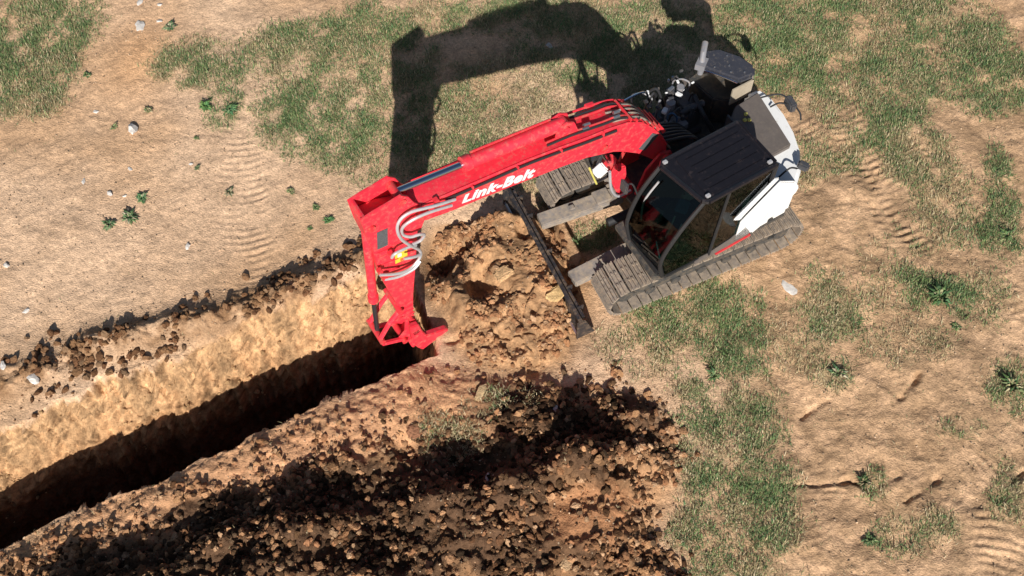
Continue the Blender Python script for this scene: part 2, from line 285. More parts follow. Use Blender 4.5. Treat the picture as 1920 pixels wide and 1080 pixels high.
def glass(name,tint,gl=.12):
    m=bpy.data.materials.new(name); m.use_nodes=True; N=m.node_tree.nodes; L=m.node_tree.links; N.remove(N['Principled BSDF'])
    t=N.new('ShaderNodeBsdfTransparent'); t.inputs[0].default_value=(*tint,1); g=N.new('ShaderNodeBsdfGlossy'); g.inputs['Roughness'].default_value=.04; g.inputs[0].default_value=(.9,.95,1,1)
    f=N.new('ShaderNodeFresnel'); f.inputs[0].default_value=1.5; mr=N.new('ShaderNodeMapRange'); mr.inputs[3].default_value=gl*.3; mr.inputs[4].default_value=.6; L.new(f.outputs[0],mr.inputs[0])
    mx=N.new('ShaderNodeMixShader'); L.new(mr.outputs[0],mx.inputs[0]); L.new(t.outputs[0],mx.inputs[1]); L.new(g.outputs[0],mx.inputs[2]); L.new(mx.outputs[0],N['Material Output'].inputs[0]); return m
M['glass']=glass('cab_glass',(.10,.17,.15),.02); M['roofglass']=glass('tinted_roof_glass',(.05,.05,.09))

# ------------------------------------------------------------------ ground: one sheet, fine near the machine, running to the horizon
def geo(a,b,n): # from a outward to b, growing
    t=np.linspace(0,1,n+1)[1:]; return a+(b-a)*t**4
XF=np.linspace(-9.2,9.2,900); X=np.concatenate([np.sort(-(geo(9.2,400,40))),XF,geo(9.2,400,40)])
Y0,Y1,NY=-4.9,6.3,760
yd=np.linspace(Y0,Y1,1500); GX,GY=np.meshgrid(XF,yd,indexing='ij')
F0=site_fields(GX,GY); H0=-trench_depth(F0,GX,GY)+.3*sstep(-.02,.16,F0['mound'])
seg=np.sqrt(np.diff(GY,axis=1)**2+(1.5*np.diff(H0,axis=1))**2)
k=9; pad=np.pad(seg,((k,k),(0,0)),mode='edge'); seg=sum(pad[i:i+len(seg)] for i in range(2*k+1))/(2*k+1)
cum=np.concatenate([np.zeros((len(XF),1)),np.cumsum(seg,axis=1)],axis=1)
YY=np.empty((len(XF),NY))
for i in range(len(XF)): YY[i]=np.interp(np.linspace(0,cum[i,-1],NY),cum[i],yd)
YC=np.concatenate([np.repeat(YY[:1],40,0),YY,np.repeat(YY[-1:],40,0)]); 
lo=np.sort(-(geo(-Y0,400,40))); hi=geo(Y1,500,40)
YC=np.concatenate([np.repeat(lo[None],len(X),0),YC,np.repeat(hi[None],len(X),0)],axis=1)
XC=np.repeat(X[:,None],YC.shape[1],1)
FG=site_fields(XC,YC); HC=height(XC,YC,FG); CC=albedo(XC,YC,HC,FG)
# roughness pushed sideways on the steep faces
gx=np.gradient(HC,axis=1)/np.maximum(np.abs(np.gradient(YC,axis=1)),1e-4); steep=np.clip((np.abs(gx)-.8)/1.5,0,1)*(np.abs(XC)<9.2)
grv=.035*np.sin((XC*.89+YC*.45)*2*math.pi/.16+2.5*fbm(XC,HC,.5,2,1))*sstep(.45,.62,vnoise(XC,HC,.8,4)); w1,w2,w3=worley(XC+.1*fbm(XC,HC,.2,2,1),HC*1.1,.20,3); off=steep*(grv+.20*fbm(XC*1.0,HC*1.3+3,.40,5,2,.62)+.09*fbm(XC,HC+9,.10,4,5,.6)+.07*(w3-.5)-.04*(1-sstep(0,.12,w2-w1)))
V=np.stack([XC,YC+off,HC],-1).reshape(-1,3); nx,ny=XC.shape
idx=np.arange(nx*ny).reshape(nx,ny); Q=np.stack([idx[:-1,:-1],idx[1:,:-1],idx[1:,1:],idx[:-1,1:]],-1).reshape(-1,4)
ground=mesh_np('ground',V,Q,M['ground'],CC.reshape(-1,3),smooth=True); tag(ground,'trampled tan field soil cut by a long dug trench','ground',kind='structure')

# ------------------------------------------------------------------ loose soil lumps
def ico(sub,seed):
    import bmesh
    bm=bmesh.new(); bmesh.ops.create_icosphere(bm,subdivisions=sub,radius=1); rs=np.random.RandomState(seed)
    v=np.array([q.co[:] for q in bm.verts]); f=np.array([[a.index for a in q.verts] for q in bm.faces]); bm.free()
    pl=rs.randn(9,3); pl/=np.linalg.norm(pl,axis=1)[:,None]; dd=.55+.35*rs.rand(9)
    for n,d in zip(pl,dd):       # chop flats so that it reads as a broken lump
        s=v@n; v=v-np.clip(s-d,0,9)[:,None]*n
    v=v*(1+.12*rs.randn(len(v))[:,None]); v=v*np.array([1.15,.95,.75]); return v,f
ICO2=[ico(2,s) for s in range(8)]; ICO1=[ico(1,s+40) for s in range(8)]
def rotm(rs,n):
    q=rs.randn(n,4); q/=np.linalg.norm(q,axis=1)[:,None]; a,b,c,d=q.T
    return np.stack([np.stack([1-2*(c*c+d*d),2*(b*c-a*d),2*(b*d+a*c)],-1),np.stack([2*(b*c+a*d),1-2*(b*b+d*d),2*(c*d-a*b)],-1),np.stack([2*(b*d-a*c),2*(c*d+a*b),1-2*(b*b+c*c)],-1)],1)
def lump_cloud(P,S,Cc,protos,rs):
    Vs=[];Fs=[];Cs=[];base=0; which=rs.randint(0,len(protos),len(P)); Rm=rotm(rs,len(P))
    for k,(v,f) in enumerate(protos):
        m=which==k; n=m.sum()
        if n==0: continue
        vv=np.einsum('nij,vj->nvi',Rm[m],v)*S[m][:,None,None]; vv[...,2]*=.85; vv+=P[m][:,None,:]
        Vs.append(vv.reshape(-1,3)); Fs.append((f[None]+(np.arange(n)*len(v))[:,None,None]).reshape(-1,3)+base); base+=n*len(v)
        Cs.append(np.repeat(Cc[m],len(v),0))
    return np.concatenate(Vs),np.concatenate(Fs),np.concatenate(Cs)
rs=np.random.RandomState(3)
SOIL=np.array([[.33,.165,.08],[.42,.23,.115],[.24,.12,.06],[.42,.23,.12],[.35,.17,.085],[.44,.27,.155]])
def scatter(n,box,dens):
    x=rs.uniform(box[0],box[1],n); y=rs.uniform(box[2],box[3],n); F=site_fields(x,y); p=dens(x,y,F); m=rs.rand(n)<p; return x[m],y[m]
def clump(x,y,k=3,s=.5): return np.clip(.45+2.4*fbm(x,y,s,3,k),0,1)
def dens_rub(x,y,F): return sstep(-.45,.25,F['rub'])*(1-.85*sstep(0,.2,F['smooth']))*(.12+.88*clump(x,y,3,.35)**1.4)*(trench_depth(F,x,y)<.03)
def dens_spoil(x,y,F): return sstep(-.1,.1,F['spoil'])*.55*clump(x,y,5,.4)*(trench_depth(F,x,y)<.03)
def dens_berm(x,y,F): return np.clip(np.exp(-(F['berm']/.30)**2)+.7*sstep(-.6,-.3,F['inN'])*(F['inN']<.05)*(x<-1.6),0,1)*clump(x,y,2,.35)**2.4*(trench_depth(F,x,y)<.03)
def dens_wall(x,y,F): d=trench_depth(F,x,y); return (d>.03)*(d<1.3)*clump(x,y,1,.3)**2*.8
def dens_mound(x,y,F): return sstep(-.05,.08,F['mound'])*clump(x,y,6,.35)**1.6*(trench_depth(F,x,y)<.1)
allx=[];ally=[];alls=[];reg=[]
for rg,(n,box,dens,smin,smax,pw) in enumerate([(95000,(-7,3.4,-4.6,-1.0),dens_rub,.007,.062,5),(26000,(-7,2.9,-4.6,-.8),dens_spoil,.006,.050,6),(32000,(-8,-1.6,-2.4,1.1),dens_berm,.007,.070,5.5),(20000,(-1.8,1.3,-1.4,1.4),dens_mound,.005,.055,5),(16000,(-8.5,-1.1,-3.6,.6),dens_wall,.006,.040,4)]):
    x,y=scatter(n,box,dens); s=smin+(smax-smin)*rs.rand(len(x))**pw; allx.append(x);ally.append(y);alls.append(s);reg.append(np.full(len(x),rg))
x=np.concatenate(allx);y=np.concatenate(ally);s=np.concatenate(alls);reg=np.concatenate(reg)
z=height(x,y)+s*.22; col=SOIL[rs.randint(0,6,len(x))]*rs.uniform(.8,1.2,(len(x),1)); col[reg==2]*=.48; col[reg==0]*=np.where(rs.rand((reg==0).sum(),1)<.45,.30,1.05); col[reg==1]*=.9; col[reg==4]=np.array([.42,.26,.13])*rs.uniform(.7,1.2,((reg==4).sum(),1)); lump_shade=damp_shade(x,y)*(reg<2); col*=(1-.75*lump_shade*(rs.rand(len(x))<.70))[:,None]  # spoil lumps darkened by the same painted shade patches
P3=np.stack([x,y,z],-1)
inview=(np.abs(x)<6.9)&(y>-3.95)
bigrank=np.argsort(-(s*inview*(reg!=4))); score=s*inview*(reg!=4); lone=np.concatenate([bigrank[:105],np.where(reg==2)[0][np.argsort(-score[reg==2])[:30]],np.where(reg==3)[0][np.argsort(-score[reg==3])[:15]]]); lone=np.unique(lone); rest=np.setdiff1d(np.arange(len(x)),lone)
sm=rest[s[rest]<.03]; bg_=rest[s[rest]>=.03]
v1,f1,c1=lump_cloud(P3[bg_],s[bg_],col[bg_],ICO2,rs); v2,f2,c2=lump_cloud(P3[sm],s[sm],col[sm],ICO1,rs)
clods=mesh_np('loose_soil_lumps',np.concatenate([v1,v2]),np.concatenate([f1,f2+len(v1)]),M['clod'],np.concatenate([c1,c2]))
tag(clods,'crumbled brown soil lumps strewn over the spoil and along the trench','loose soil',kind='stuff')
# the largest lumps are things of their own
names=[('large brown soil lump lying in the spoil rubble below the trench','large soil lumps in the spoil rubble'),('large soil lump on the churned ground by the near rim of the trench','large soil lumps by the near trench rim'),('dark soil lump on the far rim of the trench','large soil lumps on the far trench rim'),('orange-brown soil lump on the dug mound in front of the dozer blade','large soil lumps on the mound by the blade')]
lm=[]
for kx,(v,f) in enumerate(ICO2):
    for ci in range(3):
        c=SOIL[(kx+ci*2)%6]*[.78,.5,1.1][ci]; me=mesh_np('soil_lump',v,f,M['clod'],np.repeat(c[None],len(v),0)); lm.append(me.data); bpy.data.objects.remove(me)
for i in lone:
    r=reg[i] if reg[i]<4 else 1; me=lm[(rs.randint(8))*3+(1 if r==2 else (2 if r==3 else 0))]
    o=bpy.data.objects.new('soil_lump',me); COL.objects.link(o); o.location=P3[i]; o.scale=(s[i],s[i],s[i]*.85); o.rotation_euler=rs.uniform(0,6.28,3)
    tag(o,names[r][0],'soil lump',names[r][1])
# slabs of cut earth
def slab(px,py,L,W,T,rz,tilt,label,c,z0=None):
    p=at(px,py); rsl=np.random.RandomState(int(px)); v,f=ico(3,int(px)); v=np.sign(v)*np.abs(v)**.55; v=v*(1+.05*rsl.randn(len(v))[:,None])*np.array([L,W,T])/1.6
    o=mesh_np('earth_block',v,f,M['clod'],np.repeat(np.array([c]),len(v),0)*(1+.12*rsl.randn(len(v),1)))
    o.location=(p[0],p[1],float(height(np.array([p[0]]),np.array([p[1]]))[0])+T*.35); o.rotation_euler=(R(tilt),R(tilt*.4),R(rz)); tag(o,label,'earth block'); return o
slab(900,745,.20,.09,.05,68,6,'long pale block of cut earth lying on the strip below the ripper',(.56,.40,.22))
slab(780,815,.16,.15,.05,20,8,'squarish flat reddish block of earth beside the pale dry grass tuft',(.33,.16,.09))
slab(945,530,.20,.16,.09,35,-10,'broad orange block of earth in the middle of the dug mound',(.60,.38,.20))
slab(1040,570,.20,.16,.06,50,5,'pale yellowish earth block pressed against the near half of the blade',(.62,.42,.20))
slab(860,505,.17,.13,.08,70,12,'brown earth block beside the dark hollow near the arm',(.46,.28,.15))
slab(1115,740,.12,.08,.05,30,15,'small earth block at the upper corner of the spoil rubble',(.44,.27,.15))
slab(1060,1070,.13,.10,.06,60,10,'tan earth lump at the near edge of the smooth red patch',(.50,.33,.19))
# fine crumbs over the whole field
n=26000; x=rs.uniform(-8.6,8.6,n); y=rs.uniform(-4.3,5.8,n); F=site_fields(x,y); k=(trench_depth(F,x,y)<.02)&(rs.rand(n)<.25+.75*clump(x,y,4,.8)); x=x[k];y=y[k]
s=.004+.013*rs.rand(len(x))**3; z=height(x,y)+s*.3; c=np.array([.50,.36,.24])*rs.uniform(.45,1.25,(len(x),1))
v,f,c=lump_cloud(np.stack([x,y,z],-1),s,c,ICO1[:4],rs); o=mesh_np('gravel_crumbs',v,f,M['clod'],c); tag(o,'tiny crumbs and grit scattered over the field','grit',kind='stuff')

# ------------------------------------------------------------------ grass
GREEN=np.array([[.125,.195,.07],[.17,.235,.085],[.085,.15,.06],[.23,.26,.12],[.10,.18,.08]]); STRAW=np.array([[.42,.35,.20],[.33,.27,.15],[.50,.42,.27],[.24,.21,.11],[.38,.28,.16]])
def blades(x,y,z,nb,lenr,wid,gfrac,rs,spread=.04,lean=(.35,1.25)):
    n=len(x); N=n*nb; bx=np.repeat(x,nb)+rs.randn(N)*spread; by=np.repeat(y,nb)+rs.randn(N)*spread; bz=np.repeat(z,nb)-.008
    a=rs.uniform(0,6.28,N); le=rs.uniform(*lean,N); Ln=rs.uniform(lenr[0],lenr[1],N)*np.repeat(rs.uniform(.6,1.25,n),nb)
    hx=np.cos(a)*np.sin(le)*Ln; hy=np.sin(a)*np.sin(le)*Ln; hz=np.cos(le)*Ln
    wx=-np.sin(a)*wid*.5; wy=np.cos(a)*wid*.5
    B=np.stack([bx,by,bz],-1); Wv=np.stack([wx,wy,np.zeros(N)],-1); 
    mid=B+np.stack([hx*.45,hy*.45,hz*.62],-1); tip=B+np.stack([hx,hy,hz*.9],-1)
    V=np.stack([B-Wv,B+Wv,mid+Wv*.8,mid-Wv*.8,tip],1).reshape(-1,3); b=(np.arange(N)*5)[:,None]
    Fq=np.concatenate([b+np.array([[0,1,2]]),b+np.array([[0,2,3]]),b+np.array([[3,2,4]])])
    g=rs.rand(N)<np.repeat(gfrac,nb); c=np.where(g[:,None],GREEN[rs.randint(0,5,N)],STRAW[rs.randint(0,5,N)])*rs.uniform(.75,1.3,(N,1))
    return V,Fq,np.repeat(c,5,0)
n=300000; x=rs.uniform(-9,9,n); y=rs.uniform(-4.6,6.2,n); gm,gg=grass_mask(x,y); F=site_fields(x,y)
cl=np.clip(.62+1.9*fbm(x,y,.28,3,1),0,1)
dens=np.clip(gm,0,1)**1.3*cl*(trench_depth(F,x,y)<.02)*(1-sstep(-.1,.1,F['mound']))*(1-.85*sstep(0,.2,F['rub']))
k=rs.rand(n)<dens*.95; x=x[k];y=y[k];gg=gg[k]
gf=np.clip(.08+gg*1.0+1.5*fbm(x,y,.35,4,6),.03,.92)
V,Fq,C=blades(x,y,height(x,y),7,(.03,.095),.0085,gf,rs)
o=mesh_np('short_grass',V,Fq,M['blade'],C); tag(o,'patchy short green and straw coloured grass across the field','grass',kind='stuff')
n=9000; x=rs.uniform(-9,9,n); y=rs.uniform(-4.6,6.2,n); F=site_fields(x,y); gm,gg=grass_mask(x,y); right=.12+.5*sstep(1.5,3,x)
k=(rs.rand(n)<right)&(trench_depth(F,x,y)<.02)&(F['mound']<0); x=x[k];y=y[k]
V,Fq,C=blades(x,y,height(x,y),4,(.02,.07),.007,np.full(len(x),.08),rs,.04,(.9,1.45))
o=mesh_np('dry_straw_litter',V,Fq,M['blade'],C); tag(o,'dry straw bits littering the bare soil','straw litter',kind='stuff')

# ------------------------------------------------------------------ single weeds and stones
def weed(px,py,r,label,green=.85,n=34,tone=(1,1,1)):
    p=at(px,py); rw=np.random.RandomState(int(px*7+py)); e=bpy.data.objects.new('weed',None); COL.objects.link(e)
    z0=float(height(np.array([p[0]]),np.array([p[1]]))[0]); e.location=(p[0],p[1],z0); tag(e,label,'weed')
    a=rw.uniform(0,6.28,n); L=r*rw.uniform(.22,1.1,n); Vs=[];Fs=[];Cs=[];b=0; SV=[];SF=[];sb=0
    for i in range(n):
        d=np.array([math.cos(a[i]),math.sin(a[i]),0]); t=np.array([-d[1],d[0],0]); up=np.array([0,0,1]); h=L[i]*rw.uniform(.3,1.0)
        for s_,off in ((1,.0),(.75,.35),(.6,-.4),(.5,.7)):
            dd=d*math.cos(off)+t*math.sin(off); tt=-d*math.sin(off)+t*math.cos(off); Ls=L[i]*s_; wv=Ls*.13*rw.uniform(.5,1.4)
            pts=[up*.0+dd*.1*Ls,dd*Ls*.5+tt*wv+up*h*.5,dd*Ls*.55+up*h*.6,dd*Ls*.5-tt*wv+up*h*.5,dd*Ls+up*h*.45]
            Vs+=pts; Fs+=[[b,b+1,b+2],[b,b+2,b+3],[b+1,b+4,b+2],[b+2,b+4,b+3]]; b+=5
            c=(GREEN[rw.randint(5)]*.95 if rw.rand()<green else STRAW[rw.randint(5)])*np.array(tone)*rw.uniform(.7,1.2); Cs+=[c]*5
        SV+=[d*.004-t*.002,d*.004+t*.002,d*L[i]*.5+up*h*.5]; SF.append([sb,sb+1,sb+2]); sb+=3
    mesh_np('leaf',np.array(Vs),np.array(Fs),M['blade'],np.array(Cs),parent=e).name='leaves'
    mesh_np('stem',np.array(SV),np.array(SF),M['blade'],np.repeat(np.array([[.16,.15,.06]]),len(SV),0),parent=e)
    return e
weed(165,143,.09,'small round green weed alone on the orange worn strip, upper left')
weed(268,375,.13,'dark green weed just above the pair of low weeds on the tan soil',tone=(.8,1,1.1))
weed(245,412,.16,'low sprawling grey-green weed below the dark round one',.8,tone=(.9,.95,1.1))
weed(208,425,.14,'small grey-green weed at the left end of the low weed cluster',.8,tone=(.8,.9,1))
weed(370,262,.06,'tiny dark weed beside a pebble below the grass patch',.9)
weed(370,318,.07,'faint small weed on bare soil left of the track ridges',.8,tone=(1,1,1.2))
weed(430,360,.11,'dry thin weed with a dead stem standing on the ridged soil',.45,tone=(.9,.9,1))
weed(545,357,.08,'flat grey weed on bare soil left of the red arm horn',.6)
weed(592,388,.08,'upper weed of the three small ones left of the red arm',.9)
weed(617,412,.10,'greenest weed of the three small ones left of the red arm',1,tone=(.8,1.1,1))
weed(582,427,.06,'smallest weed of the three, nearest the trench rim',.9)
weed(320,55,.14,'grey-green weed beside the scattered white stones at the top',.6,tone=(.9,.95,1.1))
weed(388,205,.13,'bright green weed at the lower tip of the left grass patch',1,tone=(.9,1.15,.9))
weed(432,208,.17,'large bluish green weed below the left grass patch',1,24,(.75,1,1))
weed(215,240,.08,'faint weed above the white stone on the tan soil',.6)
weed(280,210,.09,'pale weed on tan soil right of the orange strip',.5)
weed(1630,1010,.12,'bright small weed in the dug pocket at the lower right',1)
weed(1620,905,.13,'dark weed growing out of the soil crack at the lower right',.6,tone=(.6,.6,.6))
weed(1885,445,.16,'bright green weed at the right edge below the long green strip',1,22)
weed(1570,700,.16,'grey bushy weed alone on the bare slope right of centre',.55,26,(.8,.85,.9))
weed(1760,560,.22,'dark bushy weed clump right of the machine',.8,34,(.65,.75,.7))
weed(1895,725,.2,'dark olive weed clump at the right edge',.6,30,(.8,.85,.8))
weed(1790,615,.09,'small weed at the foot of the dark bushy clump',.7)
weed(790,810,.08,'dry pale tuft beside the reddish earth block',.2)
weed(1340,705,.15,'bright green weed in the grass below the near track',1,22)
def stone(px,py,r,label,fl=.6,seed=None):
    p=at(px,py); v,f=ico(2,int(px+py)); v=v*np.array([r,r*.75,r*fl]); o=mesh_np('stone',v,f,M['stone'])
    o.location=(p[0],p[1],float(height(np.array([p[0]]),np.array([p[1]]))[0])+r*fl*.35); o.rotation_euler=(0,0,(px*1.7)%3); tag(o,label,'stone')
stone(65,716,.095,'biggest white stone, on the far rim of the trench beside a dark lump')
stone(250,246,.10,'pale lilac stone on bare tan soil left of the grass patch',.8)
stone(352,461,.05,'white stone on the smooth tan soil above the trench')
stone(264,52,.11,'flat white stone at the top of the orange worn strip',.25)
stone(262,8,.07,'white stone cut by the top edge of the photo',.4)
stone(300,42,.05,'small bluish stone beside the weed at the top',.5)
stone(208,366,.05,'white stone left of the dark green weed',.5)
stone(158,343,.045,'white stone alone, upper left of the weed cluster',.5)
stone(235,370,.028,'little white stone between a larger stone and the dark weed')
stone(48,583,.05,'white stone on bare soil near the left edge, above the trench',.4)
stone(12,498,.05,'white stone at the left edge of the photo')
stone(10,690,.06,'pale stone at the left edge just above the trench lumps')
stone(180,210,.045,'cream stone left of the lilac stone',.4)
stone(245,320,.035,'cream stone midway between the lilac stone and the weeds')
stone(360,310,.03,'cream stone touching the faint small weed')
stone(300,12,.04,'cream stone at the top right of the white ones',.5)
stone(1030,88,.06,'pale stone lying in the shadow of the boom',.5)
stone(915,905,.05,'rounded pinkish stone in the dark spoil rubble')
stone(1042,772,.05,'whitish stone at the top of the spoil rubble')
stone(1480,540,.12,'flat pale stone flush with the soil right of the near track',.15)

# ------------------------------------------------------------------ the excavator (local frame: x forward, y left, z up)
ex=bpy.data.objects.new('excavator',None); COL.objects.link(ex); ex.location=(2.15,1.11,0); ex.rotation_euler=(0,0,R(212))
tag(ex,'red and white tracked excavator reaching over the trench with its boom and arm','excavator')
class MB:
    def __init__(s): s.v=[];s.f=[];s.m=None
    def add(s,vs,fs,mx=None):
        b=len(s.v); s.v+=[(mx@Vector(v) if mx else Vector(v)) for v in vs]; s.f+=[[i+b for i in f] for f in fs]; return s
    def box(s,c,d,rz=0,ry=0,rx=0):
        mx=Matrix.Translation(c)@Matrix.Rotation(rz,4,'Z')@Matrix.Rotation(ry,4,'Y')@Matrix.Rotation(rx,4,'X'); a,b,e=[q/2 for q in d]
        return s.add([(-a,-b,-e),(a,-b,-e),(a,b,-e),(-a,b,-e),(-a,-b,e),(a,-b,e),(a,b,e),(-a,b,e)],[(0,3,2,1),(4,5,6,7),(0,1,5,4),(1,2,6,5),(2,3,7,6),(3,0,4,7)],mx)
    def prism(s,pts,y0,y1): # profile in x,z extruded along y
        n=len(pts); vs=[(x,y0,z) for x,z in pts]+[(x,y1,z) for x,z in pts]
        return s.add(vs,[list(range(n))[::-1],list(range(n,2*n))]+[[i,(i+1)%n,n+(i+1)%n,n+i] for i in range(n)])
    def plan(s,pts,z0,z1): # outline in x,y extruded along z
        n=len(pts); vs=[(x,y,z0) for x,y in pts]+[(x,y,z1) for x,y in pts]
        return s.add(vs,[list(range(n))[::-1],list(range(n,2*n))]+[[i,(i+1)%n,n+(i+1)%n,n+i] for i in range(n)])
    def tube(s,P,r,n=8,closed=False):
        P=[Vector(p) for p in P]; rings=[]; u=None
        for i,p in enumerate(P):
            t=(P[min(i+1,len(P)-1)]-P[max(i-1,0)]).normalized()
            if u is None: u=t.cross(Vector((0,0,1)) if abs(t.z)<.9 else Vector((1,0,0))).normalized()
            u=(u-t*u.dot(t)).normalized(); w_=t.cross(u); rr=r[i] if hasattr(r,'__len__') else r
            rings.append([p+rr*(math.cos(2*math.pi*k/n)*u+math.sin(2*math.pi*k/n)*w_) for k in range(n)])
        vs=[q for g in rings for q in g]; fs=[]
        for i in range(len(P)-1):
            for k in range(n): fs.append([i*n+k,i*n+(k+1)%n,(i+1)*n+(k+1)%n,(i+1)*n+k])
        fs+= [list(range(n))[::-1],[ (len(P)-1)*n+k for k in range(n)]]
        return s.add(vs,fs)
    def curve(s,P,r,n=8,sub=6):
        P=[Vector(p) for p in P]; Q=[]
        for i in range(len(P)-1):
            a=P[max(i-1,0)];b=P[i];c=P[i+1];d=P[min(i+2,len(P)-1)]
            for k in range(sub):
                t=k/sub; Q.append(.5*((2*b)+(c-a)*t+(2*a-5*b+4*c-d)*t*t+(3*b-a-3*c+d)*t**3))
        Q.append(P[-1]); return s.tube(Q,r,n)
    def cyl(s,a,b,r,n=16): return s.tube([a,b],r,n)
    def build(s,name,m,parent=ex,bev=0,smooth=False,label=None,T=None):
        me=bpy.data.meshes.new(name); me.from_pydata([tuple((T@v) if T else v) for v in s.v],[],s.f); me.update()
        import bmesh
        bm=bmesh.new(); bm.from_mesh(me); bmesh.ops.recalc_face_normals(bm,faces=bm.faces)
        if bev:
            ed=[e for e in bm.edges if len(e.link_faces)==2 and e.calc_face_angle(0)>.35]
            bmesh.ops.bevel(bm,geom=ed,offset=bev,segments=2,affect='EDGES',clamp_overlap=True)
        bm.to_mesh(me); bm.free()
        me.materials.append(M[m]); 
        if smooth or bev:
            me.polygons.foreach_set('use_smooth',[True]*len(me.polygons)); me.set_sharp_from_angle(angle=R(35))
        o=bpy.data.objects.new(name,me); COL.objects.link(o); o.parent=parent
        if label: o['label']=label
        return o
# --- undercarriage, turned 7.6 degrees from the house
UT=Matrix.Rotation(R(204.4-212),4,'Z')
def track_path(n=400):
    rf,rr,xf,xr=.27,.27,1.18,-1.18; pts=[]
    L=2*(xf-xr)+math.pi*(rf+rr)
    for i in range(n):
        d=i/n*L; top=xf-xr
        if d<top: p=(xr+d,.60,0)
        elif d<top+math.pi*rf: a=(d-top)/rf; p=(xf+rf*math.sin(a),.33+rf*math.cos(a),a)
        elif d<2*top+math.pi*rf: p=(xf-(d-top-math.pi*rf),.06,math.pi)
        else: a=(d-2*top-math.pi*rf)/rr; p=(xr-rr*math.sin(a),.33-rr*math.cos(a),math.pi+a)
        pts.append(p)
    return pts
def make_track(yc,wd=.50):
    mb=MB(); ch=MB(); NS=42; path=track_path(NS*10); rt=random.Random(5)
    for i in range(NS):
        x,z,a=path[i*10]; pit=.155; w_=rt.uniform(-.004,.004)
        mx=Matrix.Translation((x,yc,z+w_))@Matrix.Rotation(a,4,'Y')
        def bx(c,d,mb=mb):
            q,b,e=[t/2 for t in d]; cx,cy,cz=c
            mb.add([(cx-q,cy-b,cz-e),(cx+q,cy-b,cz-e),(cx+q,cy+b,cz-e),(cx-q,cy+b,cz-e),(cx-q,cy-b,cz+e),(cx+q,cy-b,cz+e),(cx+q,cy+b,cz+e),(cx-q,cy+b,cz+e)],[(0,3,2,1),(4,5,6,7),(0,1,5,4),(1,2,6,5),(2,3,7,6),(3,0,4,7)],mx)
        bx((0,0,0),(pit-.022,wd,.022))
        for gx_ in (-.052,0,.052): bx((gx_,0,.024),(.014,wd,.030))
        for bx_ in (-.09,.09): bx((0.026,bx_,.018),(.022,.028,.02)); bx((-.026,bx_,.018),(.022,.028,.02))
        for ly in (-.06,.06): bx((0,ly,-.04),(pit*.98,.035,.07),ch)
    t=mb.build('track','track',T=UT); ch.build('track_chain','under',t,T=UT); s=1 if yc>0 else -1
    fr=MB(); fr.prism([(-1.0,.22),(1.0,.22),(1.05,.34),(.8,.44),(-.8,.44),(-1.05,.36)],yc-.13,yc+.13); fr.build('track_frame','under',t,bev=.015,T=UT)
    for nm,x in (('idler',1.18),('sprocket',-1.18)):
        q=MB().cyl((x,yc-.035,.33),(x,yc+.035,.33),.215,24)
        if nm=='sprocket':
            for k in range(14):
                a=k*2*math.pi/14; q.box((x+.225*math.cos(a),yc,.33+.225*math.sin(a)),(.05,.05,.03),ry=-a)
        q.cyl((x,yc-.12*s,.33),(x,yc+.17*s,.33),.11,16); q.build(nm,'under',t,T=UT,smooth=True)
    for k in range(5): MB().cyl((-.78+.39*k,yc-.14,.155),(-.78+.39*k,yc+.14,.155),.075,14).build('roller','under',t,T=UT,smooth=True)
    MB().cyl((0,yc-.12,.50),(0,yc+.12,.50),.05,12).build('carrier_roller','under',t,T=UT,smooth=True)
    return t
make_track(.87); make_track(-.87)
c=MB(); c.plan([(-.62,-.74),(-.32,-.3),(-.32,.3),(-.62,.74),(-.30,.74),(0,.45),(.30,.74),(.62,.74),(.4,.3),(.4,-.3),(.62,-.74),(.30,-.74),(0,-.45),(-.30,-.74)],.28,.48); c.cyl((0,0,.45),(0,0,.66),.43,32)
c.build('car_body','frame',bev=.01,T=UT)
MB().cyl((0,0,.62),(0,0,.76),.50,40).build('slew_ring','under',T=UT,smooth=True)
# dozer blade with curved face and two push arms
bl=MB(); prof=[]
for i in range(9):
    a=-.55+1.1*i/8; prof.append((1.88+.42*(1-math.cos(a)),.02+.40*(i/8)))
out=[(x+.0,z) for x,z in prof]; inn=[(x-.055,z) for x,z in prof][::-1]
bl.prism(out+inn,-1.16,1.16); bd=bl.build('dozer_blade','blade_m',T=UT)
MB().box((1.93,0,.015),(.03,2.34,.10),ry=.25).build('cutting_edge','steel',bd,T=UT,bev=.004)
for sgn in (-1,1): MB().prism([(1.70,.03),(1.96,.0),(1.97,.41),(1.85,.41)],sgn*1.175-.012,sgn*1.175+.012).build('end_plate','blade_m',bd,T=UT)
bk=MB(); bk.box((1.84,0,.36),(.04,2.2,.05)); bk.box((1.82,0,.12),(.05,2.2,.05))
for yy in (-.95,-.62,0,.62,.95): bk.box((1.81,yy,.26),(.08,.02,.3))
bk.build('back_rib','blade_m',bd,T=UT,bev=.004)
for sgn in (-1,1):
    p=MB(); mx=Matrix.Translation((1.12,sgn*.46,.36))@Matrix.Rotation(R(4*sgn),4,'Z')@Matrix.Rotation(R(3),4,'Y')
    a,b,e=.60,.115,.065; vs=[(-a,-b,-e),(a,-b*.95,-e*.9),(a,b*.95,-e*.9),(-a,b,-e),(-a,-b,e),(a,-b*.95,e*.9),(a,b*.95,e*.9),(-a,b,e)]
    p.add(vs,[(0,3,2,1),(4,5,6,7),(0,1,5,4),(1,2,6,5),(2,3,7,6),(3,0,4,7)],mx)
    q=p.build('push_arm','frame',T=UT,bev=.012)
    g=MB(); g.box((.80,sgn*.46,.455),(.22,.20,.05)); g.build('arm_boss','frame',q,T=UT,bev=.006); MB().cyl((.62,sgn*.46-.16,.38),(.62,sgn*.46+.16,.38),.05,14).build('hinge_pin','frame',q,T=UT,smooth=True); MB().box((1.25,sgn*.47,.44),(.07,.07,.03)).build('grease_block','frame',q,T=UT,bev=.006)
